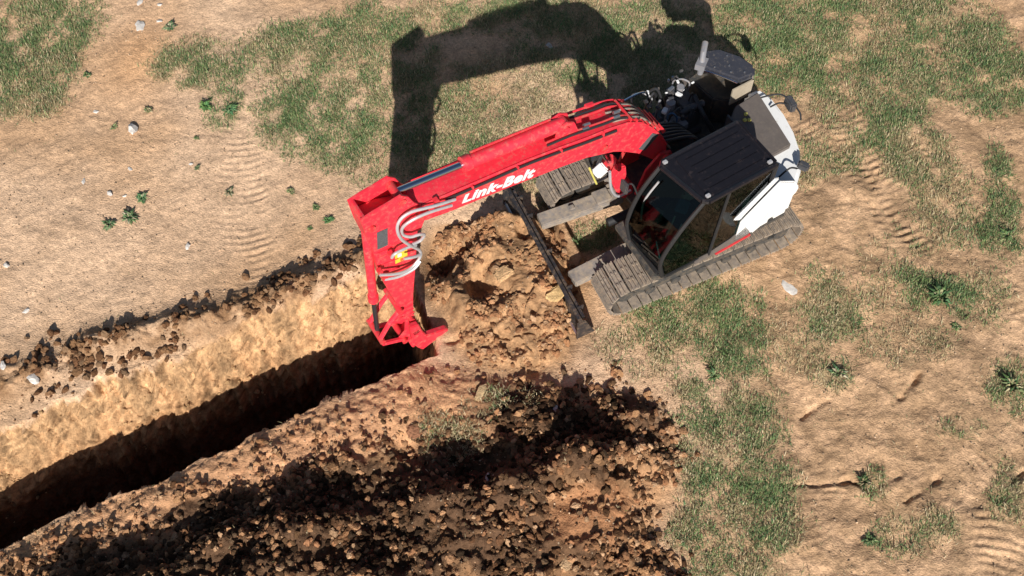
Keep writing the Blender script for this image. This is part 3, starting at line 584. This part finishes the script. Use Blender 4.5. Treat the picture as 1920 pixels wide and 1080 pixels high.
dc=MB(); dc.cyl((.40,0,.58),(.95,0,.52),.06,16); dc.build('blade_cylinder','black',T=UT,smooth=True)
# --- house
ARC=[(-1.00,1.17),(-1.22,1.00),(-1.42,.74),(-1.55,.45),(-1.63,.15),(-1.66,-.15),(-1.63,-.45),(-1.52,-.72),(-1.36,-.95),(-1.15,-1.12)]
dk=MB(); dk.plan([(.72,-1.10),(.78,-.75),(.62,-.62),(.62,-.02),(.62,.10),(1.02,.12),(1.06,1.02),(.95,1.12)]+[(a*.985,b*.985) for a,b in ARC],.76,.84); dk.build('revolving_frame','under',bev=.01)
cw=MB(); top=[(-.72,1.17)]+ARC[:6]+[(-1.63,-.36),(-1.40,-.38)]; inner=[(-1.12,-.10),(-1.02,.50),(-.72,.60)]
cw.plan(top+inner,.86,1.46)
cwo=cw.build('counterweight','white',bev=.05)
# sloping crown strip on the counterweight
# bumper seam and lights on the tail
MB().box((-1.655,.02,1.12),(.012,.25,.10)).build('tail_reflector','redlug',cwo)
# left side panel and battery door
sp=MB(); sp.plan([(-.70,1.165),(-.70,.95),(-.22,.93),(-.10,1.165)],.86,1.44); spo=sp.build('side_door','white',bev=.03)
MB().box((-.42,1.168,1.12),(.10,.012,.035)).build('door_handle','dark',spo)
sl2=MB(); sl2.prism([(.05,1.54),(-.49,2.04),(-.57,1.99),(-.06,1.46)],1.172,1.20); sl2.build('cab_rear_guard','white',bev=.015)
rc=MB(); rc.prism([(-.10,1.40),(-.60,1.90),(-.86,1.72),(-1.0,1.50),(-.98,1.40),(-.64,1.08),(-.37,.93)],1.172,1.215); rc.build('rear_corner_panel','white',bev=.015)
st=MB(); st.prism([(-.38,.84),(.50,.84),(.50,.90),(-.06,.98),(-.30,1.12),(-.38,1.1)],1.13,1.165); st.build('sill_panel','brown',bev=.006,label='dusty sill panel under the cab with a red lower lip')
MB().box((-.12,1.165,.82),(.56,.03,.03)).build('sill_lip','redlug')
# top cover over the engine
tc_=MB(); tc_.plan([(-1.50,-.27),(-1.10,-.24),(-.90,-.10),(-.86,.65),(-1.32,.65)],.86,1.535); tco=tc_.build('engine_cover','brown',bev=.015)
for (a,b) in [(-1.05,.02),(-1.12,-.05),(-1.10,.05)]: MB().box((a,b,1.545),(.045,.045,.03),rz=a*9).build('lifting_eye','yellowp',tco,bev=.006)
MB().box((-.91,.2,1.40),(.03,.74,.30)).build('cover_front','dark',tco,bev=.005)
rbk=MB(); rbk.plan([(-1.30,-.40),(-1.60,-.40),(-1.5,-.72),(-1.34,-.94),(-1.14,-1.10),(-.98,-1.08),(-1.05,-.6)],.845,1.34); rbk.build('rear_body','under',bev=.02)
# raised rounded hood on the right rear corner
hb=MB(); HP=[(-.96,-.92),(-1.16,-1.11),(-1.38,-1.02),(-1.55,-.76),(-1.60,-.52),(-1.50,-.40),(-1.26,-.43)]
hb.plan(HP,1.66,1.76); hd=hb.build('hood','navy',bev=.035)
def wall(P,z0,z1,t): 
    mb=MB()
    for (a,b),(c_,d) in zip(P[:-1],P[1:]):
        L=math.hypot(c_-a,d-b); mb.box(((a+c_)/2,(b+d)/2,(z0+z1)/2),(L+t,t,z1-z0),rz=math.atan2(d-b,c_-a))
    return mb
HW=[(-1.16,-.40),(-1.49,-.40),(-1.57,-.52),(-1.53,-.75),(-1.37,-.99),(-1.17,-1.07)]
wall(HW,1.36,1.662,.02).build('hood_side','beige',hd)
MB().curve([(-.955,-.91,1.70),(-1.05,-.75,1.72),(-1.15,-.59,1.72),(-1.25,-.44,1.70)],.016).build('hood_edge_glint','chrome',hd,smooth=True)  # bright strip added to draw the highlight along the hood's rounded edge
bt=MB()
for a,b in [(-1.25,-.6),(-1.12,-.78),(-1.4,-.5),(-1.38,-.85),(-1.3,-.7),(-1.06,-.9)]: bt.cyl((a,b,1.755),(a,b,1.772),.012,8)
bt.build('hood_bolt','steel',hd)
xp=MB(); xp.tube([(-1.03,-.93,1.55),(-1.03,-.94,1.78),(-1.08,-1.0,1.85),(-1.20,-1.12,1.87)],.042,12); xp.box((-1.02,-.93,1.74),(.17,.13,.10),rz=.6); xp.build('exhaust_pipe','grey',smooth=True)
# engine bay and right-hand platform
rp=MB(); rp.plan([(.70,-1.09),(.74,-.74),(.55,-.62),(-.86,-.50),(-.9,-1.09)],.845,.93); rp.build('step_platform','dark',bev=.01)
tk=MB(); tk.box((-.05,-.86,1.08),(.42,.36,.30)); tko=tk.build('fuel_tank','brown',bev=.03); MB().cyl((-.05,-.86,1.23),(-.05,-.86,1.27),.05,16).build('fuel_cap','yellowp',tko,smooth=True)
vb=MB(); vb.box((-.42,-.62,1.12),(.34,.22,.2)); 
for k in range(5): vb.cyl((-.56+.07*k,-.62,1.22),(-.56+.07*k,-.62,1.30),.022,10)
vb.build('valve_block','grey',bev=.008)
rr=random.Random(12)
en=MB(); en.box((-.70,-.80,1.10),(.34,.44,.36)); en.box((-.72,-.80,1.31),(.24,.30,.08)); en.cyl((-.90,-.62,1.34),(-.52,-.66,1.34),.05,12); en.cyl((-.60,-.98,1.25),(-.60,-.98,1.42),.07,14); eno=en.build('engine','dark',bev=.012)
MB().cyl((-.47,-.80,1.28),(-.47,-.80,1.44),.062,16).build('air_filter','grey',eno,smooth=True)
MB().box((-.36,-.77,1.36),(.10,.07,.05),rz=.5).build('filter_cap','white',eno,bev=.01)
MB().box((-.60,-.98,1.45),(.10,.05,.03),rz=.2).build('bracket','steel',eno,bev=.006)
MB().box((-.78,-.93,1.40),(.09,.03,.03),rz=.9).build('clamp','steel',eno,bev=.005)
for k in range(9):
    a=(-.2-rr.random()*.6,-.5-rr.random()*.55,1.0+rr.random()*.2); b=(a[0]+rr.uniform(-.3,.3),a[1]+rr.uniform(-.25,.25),1.15+rr.random()*.2); m_=((a[0]+b[0])/2,(a[1]+b[1])/2,1.38+rr.random()*.12)
    MB().curve([a,m_,b],rr.choice([.012,.016,.02])).build('engine_hose',rr.choice(['hose','hose','grey','dark']),eno,smooth=True)
MB().curve([(-.90,-.30,1.02),(-.80,-.5,1.3),(-.82,-.75,1.42)],.035).build('coolant_hose','hose',eno,smooth=True)
for (a,b,c_,d) in [(-.62,-.83,1.47,.055),(-.30,-1.10,1.44,.04),(-.72,-1.0,1.5,.035),(-.88,-.88,1.5,.03),(-.50,-.95,1.46,.025)]:
    MB().box((a,b,c_),(d*1.7,d,d*.7),rz=a*7).build('filter_cap','white',eno,bev=.008)
MB().cyl((-.71,-.92,1.35),(-.71,-.92,1.49),.05,14).build('air_filter','grey',eno,smooth=True)
for k in range(16):
    a=(rr.uniform(-.95,-.15),rr.uniform(-1.22,-.62),rr.uniform(1.28,1.46)); nm,mt_=rr.choice([('pipe_fitting','steel'),('bracket','grey'),('pipe_fitting','dark'),('bracket','frame'),('hose_clamp','silver'),('pump_housing','brown')])
    MB().box(a,(rr.uniform(.03,.09),rr.uniform(.02,.06),rr.uniform(.02,.06)),rz=rr.uniform(0,3)).build(nm,mt_,eno,bev=.006)
for k in range(7):
    a=Vector((rr.uniform(-.95,-.2),rr.uniform(-1.15,-.6),rr.uniform(1.2,1.4))); b=a+Vector((rr.uniform(-.3,.3),rr.uniform(-.2,.2),rr.uniform(0,.1)))
    MB().curve([a-Vector((0,0,.15)),a,(a+b)/2+Vector((0,0,.06)),b,b-Vector((0,0,.15))],.013).build('engine_hose',rr.choice(['silver','hose','blue','grey']),eno,smooth=True)
hr=MB(); hr.curve([(.30,-1.06,.90),(.26,-1.07,1.50),(.18,-1.07,1.56),(-.25,-1.07,1.50),(-.30,-1.06,.93)],.016); hr.build('handrail','chrome',smooth=True)
tb=MB(); tb.box((.42,-.90,1.02),(.36,.28,.17)); tb.build('tool_box','dark',bev=.02)
MB().box((.40,-1.09,1.14),(.26,.02,.04)).build('step_edge','silver')
wl=MB(); wl.box((.12,-1.02,1.30),(.06,.10,.08)); wl.build('work_lamp','white',bev=.01)
# centre recess: swivel, hoses, battery
cb=MB(); cb.box((-.55,-.12,1.0),(.5,.30,.3)); cb.build('battery_box','black',bev=.02)
MB().cyl((-.40,-.05,1.16),(-.40,-.05,1.30),.06,14).build('oil_filter','silver',smooth=True)
MB().cyl((-.33,.0,1.18),(-.33,.0,1.24),.045,14).build('filler_cap','yellowp',smooth=True)
for k in range(6):
    y_=-.50+.08*k; MB().curve([(-.55,y_,1.12),(-.30,y_,1.42+.03*k),(.05,-.53+.06*k,1.58)],.02).build('hydraulic_hose','hose',smooth=True)
# --- boom foot bracket
bb=MB()
for yy in (-.62,-.16): bb.prism([(-.22,.84),(.52,.84),(.40,1.30),(.20,1.52),(.02,1.46),(-.12,1.15)],yy,yy+.035)
bb.cyl((.10,-.66,1.40),(.10,-.10,1.40),.055,18); bb.build('boom_bracket','redlug',bev=.006)
# --- boom
YL,YR=-.20,-.55
low=[(.02,1.36),(.10,1.28),(.20,1.30),(.34,1.46),(.52,1.67),(.77,1.88),(.93,1.99),(1.10,2.06),(1.34,2.16),(1.70,2.24),(1.98,2.285),(2.49,2.38),(3.23,2.49),(3.55,2.56),(3.70,2.66),(3.72,2.78)]
upp=[(3.66,2.88),(3.52,2.90),(3.06,2.85),(2.24,2.76),(1.75,2.67),(1.40,2.60),(1.1,2.56),(.78,2.48),(.55,2.33),(.36,2.10),(.18,1.82),(.06,1.56)]
bm_=MB(); bm_.prism(low+upp,YL,YR); boom=bm_.build('boom','red',bev=.012)
for yy in (YL+.004,YR-.004): # weld seam flanges standing off the top edge
    s_=MB(); s_.tube([(x,yy,z-.006) for x,z in upp],.012,6); s_.build('edge_flange','red',boom,smooth=True)
MB().cyl((3.60,YL+.05,2.75),(3.60,YR-.05,2.75),.07,20).build('elbow_pin','redlug',boom,smooth=True)
for x_,z_ in [(1.10,2.20),]: MB().cyl((x_,YL+.03,z_),(x_,YR-.03,z_),.055,16).build('cylinder_pin','redlug',boom,smooth=True)
MB().box((.38,YL+.006,1.83),(.14,.014,.27),ry=R(-44)).build('grip_pad','grip',boom,label='dark grey anti-slip pad on the boom foot')
# pipes along the upper edge of the side face
for k,(dz,yo) in enumerate([(-.035,.028),(-.075,.026)]):
    MB().curve([(.95,YL+yo,2.50+dz),(1.40,YL+yo,2.575+dz),(1.75,YL+yo,2.65+dz),(2.24,YL+yo,2.74+dz),(2.75,YL+yo,2.79+dz),(3.30,YL+yo,2.85+dz)],.017).build('boom_pipe',['hose','redlug'][k],boom,smooth=True)
for x_,z_ in [(1.15,2.53),(1.75,2.61),(2.35,2.71),(2.95,2.77)]: MB().box((x_,YL+.022,z_-.02),(.028,.045,.13)).build('pipe_clamp','red',boom,bev=.006)
for k in range(4):
    yo=YL-.05-.04*k if k<2 else YR+.05+.04*(k-2)
    MB().curve([(.55,yo,2.36),(.85,yo,2.55),(1.1,yo,2.60),(1.55,yo,2.70),(1.9,yo,2.745)],.016).build('boom_hose',['hose','redlug','hose','redlug'][k],boom,smooth=True)
for (x_,y_,z_) in [(.90,-.27,2.585),(.86,-.33,2.585),(1.35,-.27,2.66),(1.30,-.32,2.655)]: MB().cyl((x_-.045,y_,z_-.01),(x_+.045,y_,z_+.01),.021,10).build('hose_fitting','steel',boom,smooth=True)
hk=MB()
for k in range(4): y_=-.49+.075*k; hk.curve([(.95,y_,2.54),(.62,y_+.01,2.42),(.40,y_-.01,2.18),(.21,y_+.02,1.88),(.09,y_,1.62),(-.05,y_+.03,1.36)],.015)
hk.build('foot_hoses','frame',boom,smooth=True)
rs5=MB()
for k in range(7): 
    t=k/6; x_=.72-.58*t; z_=2.46-.62*t**1.1; rs5.box((x_,-.375,z_+.02),(.03,.36,.05),ry=R(-50*t))
rs5.build('hose_guide','redlug',boom,bev=.005)
# brackets above the boom for the arm cylinder
lg=MB()
for yy in (-.47,-.315): lg.prism([(1.40,2.56),(1.78,2.64),(1.72,2.88),(1.60,2.92),(1.50,2.86)],yy,yy+.03)
lg.cyl((1.62,-.50,2.83),(1.62,-.25,2.83),.04,14); lg.build('cylinder_bracket','red',boom,bev=.005)
# the far-side bar and ends of the hose ladder on the far edge
fb=MB(); fb.curve([(.55,-.58,2.34),(.80,-.585,2.50),(1.2,-.585,2.60),(1.62,-.58,2.70)],.018); fb.box((1.55,-.58,2.70),(.14,.05,.05),ry=R(-12)); fb.box((1.08,-.585,2.59),(.12,.05,.05),ry=R(-12)); fb.build('guard_bar','red',boom,bev=.004)
# lettering
def lettering(txt,x0,x1,z0,z1,par,y):
    cu=bpy.data.curves.new('lettering','FONT'); cu.body=txt; cu.size=1; cu.shear=.42; cu.offset=.034; cu.extrude=.004; cu.space_character=1.08; cu.resolution_u=4
    t=bpy.data.objects.new('tmp',cu); COL.objects.link(t); dg=bpy.context.evaluated_depsgraph_get(); me=bpy.data.meshes.new_from_object(t.evaluated_get(dg)); bpy.data.objects.remove(t)
    co=np.zeros(len(me.vertices)*3); me.vertices.foreach_get('co',co); co=co.reshape(-1,3); a=co[:,:2].min(0); b=co[:,:2].max(0)
    u=(co[:,0]-a[0])/(b[0]-a[0]); v=(co[:,1]-a[1])/(b[1]-a[1]); x=x0+(x1-x0)*u; zb=np.interp(u,[0,1],[z0[0],z0[1]]); zt=np.interp(u,[0,1],[z1[0],z1[1]])
    me.vertices.foreach_set('co',np.stack([x,np.full(len(u),y)+co[:,2],zb+(zt-zb)*v],-1).ravel()); me.update(); me.materials.clear(); me.materials.append(M['letter'])
    o=bpy.data.objects.new('lettering',me); COL.objects.link(o); o.parent=par; return o
lettering('Link-Belt',3.09,2.09,(2.555,2.36),(2.73,2.535),boom,YL+.008)
# --- arm cylinder
ac=MB(); ac.cyl((1.62,-.375,2.83),(2.90,-.375,2.985),.082,20); ac.cyl((2.86,-.375,2.98),(2.96,-.375,2.992),.095,20); ac.cyl((1.62,-.43,2.83),(1.62,-.32,2.83),.075,16); aco=ac.build('arm_cylinder','red',smooth=True)
MB().cyl((2.95,-.375,2.991),(3.80,-.375,3.10),.040,16).build('cylinder_rod','chrome',aco,smooth=True)
MB().tube([(1.75,-.43,2.93),(2.2,-.43,2.985),(2.82,-.43,3.06)],.016,8).build('cylinder_pipe','redlug',aco,smooth=True)
# --- arm (stick)
AL,AR=-.22,-.53
apr=[(4.28,3.0),(4.2,3.0),(4.0,2.98),(3.86,2.92),(3.70,2.86),(3.56,2.74),(3.58,2.60),(3.64,2.40),(3.68,2.10),(3.73,1.69),(3.82,1.05),(3.86,.62),(3.92,.50),(4.00,.52),(4.03,.75),(4.07,1.12),(4.16,1.62),(4.20,2.05),(4.22,2.45),(4.27,2.75)]
am=MB(); am.prism(apr,AL-.03,AR+.03); arm=am.build('arm','red',bev=.012)
for yy in (AL-.01,AR+.01): # cheek plates at the elbow with the horn
    ck=MB(); ck.prism([(4.30,3.14),(4.16,3.17),(3.99,3.19),(3.80,3.22),(3.72,3.14),(3.66,2.98),(3.52,2.78),(3.54,2.62),(3.62,2.42),(4.22,2.44),(4.27,2.78)],yy-.016,yy+.016); ck.build('cheek_plate','red',arm,bev=.004)
MB().box((4.26,-.375,3.08),(.04,.28,.13),ry=R(-10)).build('horn_plate','red',arm,bev=.008)
MB().cyl((3.80,-.55,3.10),(3.80,-.20,3.10),.05,16).build('rod_pin','redlug',arm,smooth=True)
MB().cyl((4.20,-.54,2.92),(4.20,-.19,2.92),.045,16).build('bucket_cylinder_pin','redlug',arm,smooth=True)
MB().box((4.10,AL+.010,2.62),(.13,.006,.32),ry=R(-6)).build('grip_pad','grip',arm,label='dark grey anti-slip pad on the side of the arm')
yl=MB(); yl.box((3.90,AL-.026,2.03),(.16,.006,.19),ry=R(-4)); ylo=yl.build('warning_label','yellow',arm)
MB().box((3.87,AL-.021,1.97),(.10,.006,.05),ry=R(-4)).build('label_stripe','orange',ylo)
MB().box((3.92,AL-.021,2.08),(.05,.006,.06),ry=R(-4)).build('label_patch','letter',ylo)
Y=-.13
def hz(L,y=Y): return [(a,y+.02*math.sin(i*1.3),b) for i,(a,b) in enumerate(L)]
for nm,L in (('a',[(3.20,2.80),(3.45,2.90),(3.59,2.94),(3.75,2.96),(3.88,2.91),(3.94,2.80),(3.92,2.61),(3.81,2.35),(3.70,2.12),(3.72,1.97),(3.86,1.90),(4.03,1.95),(4.24,2.08)]),
  ('b',[(3.25,2.72),(3.52,2.83),(3.72,2.84),(3.86,2.76),(3.88,2.62),(3.80,2.53),(3.69,2.51),(3.63,2.43),(3.68,2.32),(3.80,2.34)]),
  ('c',[(4.06,2.30),(4.02,2.38),(3.86,2.36),(3.74,2.28)]),('d',[(3.70,2.06),(3.80,2.12),(3.92,2.17)]),('e',[(3.72,1.93),(3.83,1.87),(4.02,1.86),(4.19,1.91)])):
    MB().curve(hz(L),.019,10).build('elbow_hose','silver',arm,smooth=True)
for (a,b,c_) in [(4.22,2.09,.0),(4.17,1.92,0),(4.05,2.33,0),(3.42,2.90,0),(3.42,2.80,0)]: MB().box((a,-.17,b),(.06,.07,.05)).build('hose_fitting','redlug',arm,bev=.006)
for zz in (2.32,2.22,2.05,1.85): MB().box((4.06,AL-.022,zz),(.24,.012,.012),ry=R(-8)).build('weld_rib','red',arm)
for zz in (.95,.85,.75,.66): MB().box((3.95,AL-.022,zz),(.20,.014,.014),ry=R(-5)).build('weld_rib','red',arm)
# --- bucket cylinder and linkage
bc=MB(); bc.cyl((4.20,-.375,2.92),(4.30,-.375,1.22),.055,18); bc.cyl((4.295,-.375,1.30),(4.302,-.375,1.18),.068,18); bco=bc.build('bucket_cylinder','red',smooth=True)
MB().cyl((4.302,-.375,1.20),(4.34,-.375,.42),.032,14).build('cylinder_rod','hose',bco,smooth=True)
for yy in (-.52,-.24):
    MB().tube([(4.36,yy,.42),(4.34,yy,.28),(4.05,yy,.12)],.036,6).build('link','red')
    MB().tube([(4.36,yy,.45),(4.18,yy,.74),(4.03,yy,.90)],.034,6).build('idler_link','red')
for a,b in [(4.36,.42),(4.05,.92),(3.92,.56),(4.06,.13)]: MB().cyl((a,-.57,b),(a,-.18,b),.04,16).build('linkage_pin','redlug',smooth=True)
# --- ripper tooth on its mount
RIP=[(4.00,.62),(3.88,.58),(3.84,.34),(3.79,.20),(3.50,.09),(3.47,.03),(3.60,-.02),(3.88,-.12),(3.95,.02),(4.0,.25)]
rt=MB()
for yy in (-.50,-.27): rt.prism([(3.98,.62),(3.86,.60),(3.84,.42),(3.84,.14),(3.90,.02),(4.08,.08),(4.12,.18),(4.02,.28)],yy,yy+.03)
rt.box((3.90,-.30,.06),(.22,.36,.06),ry=R(20)); rt.box((3.93,-.28,.42),(.10,.40,.10),ry=R(20)); rto=rt.build('ripper','red',bev=.006)
rs_=MB(); rs_.prism(RIP,-.16,-.08); rs_.build('shank','red',rto,bev=.01)
bo=MB(); bo.cyl((.60,-.375,.95),(.82,-.375,1.50),.085,18); bo.cyl((.78,-.375,1.42),(.84,-.375,1.54),.10,18); boo=bo.build('boom_cylinder','redlug',smooth=True)
MB().cyl((.83,-.375,1.52),(1.10,-.375,2.20),.045,14).build('cylinder_rod','chrome',boo,smooth=True)
gd=MB(); gd.prism([(.50,.80),(.66,.78),(.80,1.05),(.92,1.40),(.84,1.62),(.70,1.55),(.66,1.30),(.54,1.05)],-.27,-.18); gd.build('cylinder_guard','red',boo,bev=.02)
wlp=MB(); wlp.box((1.10,-.215,1.72),(.17,.12,.14),ry=R(30)); wlo=wlp.build('boom_lamp','white',bev=.02)
MB().tube([(1.30,-.18,1.95),(1.22,-.18,1.70),(1.16,-.18,1.52)],.014,8).build('lamp_cable','yellowp',wlo,smooth=True)
MB().curve([(.62,-.12,1.05),(.80,-.14,1.02),(.92,-.16,1.25),(.95,-.2,1.6)],.02).build('cylinder_hose','silver',boo,smooth=True)
MB().curve([(.58,-.5,1.0),(.95,-.45,1.1),(1.05,-.4,1.6),(.95,-.35,2.0)],.02).build('cylinder_hose','hose',boo,smooth=True)
# --- cab
cab=MB(); cab.plan([(-.50,.36),(.92,.36),(1.0,.44),(1.02,1.04),(.94,1.14),(-.50,1.165)],.845,.93); cabo=cab.build('cab','black',bev=.02)
RF=[(-.47,.40),(.66,.40),(.72,.46),(.60,1.10),(.54,1.155),(-.45,1.155)]
def bar(a,b,r=.026,name='pillar',m='black',par=cabo): return MB().tube([a,b],r,8).build(name,m,par,smooth=True)
bar((-.48,.41,.9),(-.48,.41,2.27),.035); bar((-.48,1.14,.9),(-.48,1.14,2.27),.035)
MB().curve([(1.0,.42,.9),(1.08,.41,1.35),(.96,.41,1.85),(.69,.42,2.27)],.028).build('pillar','black',cabo,smooth=True)
MB().curve([(.98,1.10,.9),(1.06,1.11,1.35),(.87,1.12,1.85),(.57,1.12,2.27)],.028).build('pillar','black',cabo,smooth=True)
bar((.28,1.155,.9),(.22,1.15,2.27),.022)
rfm=MB(); 
for (a,b),(c_,d) in zip(RF,RF[1:]+RF[:1]): rfm.tube([(a,b,2.285),(c_,d,2.285)],.034,8)
rfm.box((.50,.79,2.27),(.06,.66,.05)); rfm.build('roof_frame','roofpaint',cabo,smooth=True)
ro=MB(); ro.plan([(-.44,.43),(.64,.43),(.69,.47),(.57,1.09),(.53,1.13),(-.43,1.13)],2.285,2.305); roo=ro.build('roof_panel','roofpaint',cabo,label='dark navy roof panel of the cab')
rb=MB(); rb.box((.06,.77,2.309),(.92,.64,.008))
for k in range(5): rb.box((.03,.53+.12*k,2.314),(.80,.008,.006))
rb.box((-.47,.78,2.325),(.03,.7,.02)); rb.build('roof_hatch','roofpaint',cabo,bev=.006)
for (a,b) in [(.66,.44),(.52,1.10),(-.40,1.10)]: MB().box((a,b,2.33),(.06,.05,.035)).build('roof_lamp','silver',cabo,bev=.008)
def pane(pts,name='window',m='glass'):
    return MB().add(pts,[list(range(len(pts)))]).build(name,m,cabo)
# front windscreen as a curved sheet
ws=MB(); A=[(1.0,.9),(1.08,1.35),(.95,1.85),(.68,2.26)]; B=[(.98,.9),(1.06,1.35),(.86,1.85),(.56,2.26)]
vs=[];
for (a,b),(c_,d) in zip(A,B): vs+=[(a,.43,b),(c_,1.10,d)]
ws.add(vs,[(0,1,3,2),(2,3,5,4),(4,5,7,6)]); ws.build('windscreen','glass',cabo)
pane([(.96,1.125,.93),(1.04,1.125,1.35),(.86,1.125,1.85),(.55,1.14,2.26),(.24,1.15,2.26),(.30,1.15,.93)]); pane([(.26,1.15,.93),(.20,1.15,2.26),(-.46,1.145,2.26),(-.46,1.145,.93)])
pane([(.98,.405,.93),(1.06,.405,1.35),(.95,.405,1.85),(.68,.41,2.26),(-.46,.405,2.26),(-.46,.405,.93)]); pane([(-.485,.43,1.3),(-.485,1.12,1.3),(-.485,1.12,2.26),(-.485,.43,2.26)],'rear_window')
MB().box((.2,.425,1.10),(1.2,.02,.36)).build('inner_wall','black',cabo)
seat=MB(); seat.box((.02,.78,1.27),(.46,.46,.12)); so_=seat.build('seat','seat',cabo,bev=.04); MB().box((-.24,.78,1.58),(.13,.44,.56),ry=R(-10)).build('backrest','seat',so_,bev=.05); MB().box((-.30,.78,1.93),(.09,.26,.15)).build('headrest','seat',so_,bev=.03)
MB().box((.0,.78,1.06),(.36,.36,.30)).build('seat_base','black',cabo,bev=.02)
for yy in (.50,1.06):
    c_=MB(); c_.box((.08,yy,1.36),(.42,.11,.16)); co_=c_.build('armrest_console','grey',cabo,bev=.03); MB().curve([(.27,yy,1.44),(.30,yy,1.53),(.29,yy,1.62)],[.014]*13).build('joystick','black',co_,smooth=True)
MB().box((.66,.76,.945),(.46,.52,.012)).build('floor_mat','teal',cabo)
for yy in (.70,.84):
    MB().box((.72,yy,1.02),(.18,.09,.02),ry=R(-25)).build('pedal','teal',cabo,bev=.005); MB().tube([(.66,yy,.95),(.60,yy,1.2),(.56,yy,1.42)],.012,8).build('travel_lever','silver',cabo,smooth=True)
MB().box((.70,.52,1.30),(.14,.12,.20),rz=.3).build('monitor','grey',cabo,bev=.015)
MB().box((.18,1.02,1.05),(.24,.12,.14),rz=.2).build('storage_pouch','orange',cabo,bev=.02,label='small orange pouch on the cab floor by the door')
MB().box((.36,.60,1.36),(.20,.16,.05),rz=.6).build('folded_cloth','blue',cabo,bev=.015)
MB().curve([(.92,.48,1.35),(.94,.50,1.8),(.80,.54,2.15)],.014).build('wiper','silver',cabo,smooth=True)
# --- mirrors
def mirror(root,tip,head,d,rz=0):
    m_=MB(); m_.curve([root,((root[0]+tip[0])/2,(root[1]+tip[1])/2,max(root[2],tip[2])+.05),tip],.012); mo=m_.build('mirror_arm','black',smooth=True)
    MB().box(head,d,rz=rz).build('mirror','dark',mo,bev=.02)
mirror((-.90,.94,1.47),(-1.12,1.0,1.56),(-1.20,1.02,1.58),(.09,.15,.12),.5)
mirror((-1.50,.0,1.50),(-1.70,.10,1.52),(-1.76,.10,1.50),(.10,.20,.15),-.2)
mirror((1.0,.42,1.9),(1.10,.30,2.02),(1.12,.30,2.0),(.05,.14,.20),.0)
MB().curve([(-1.46,-.20,1.50),(-1.72,-.05,1.56),(-1.78,.25,1.50),(-1.74,.36,1.44)],.012).build('tail_guard','black',smooth=True)
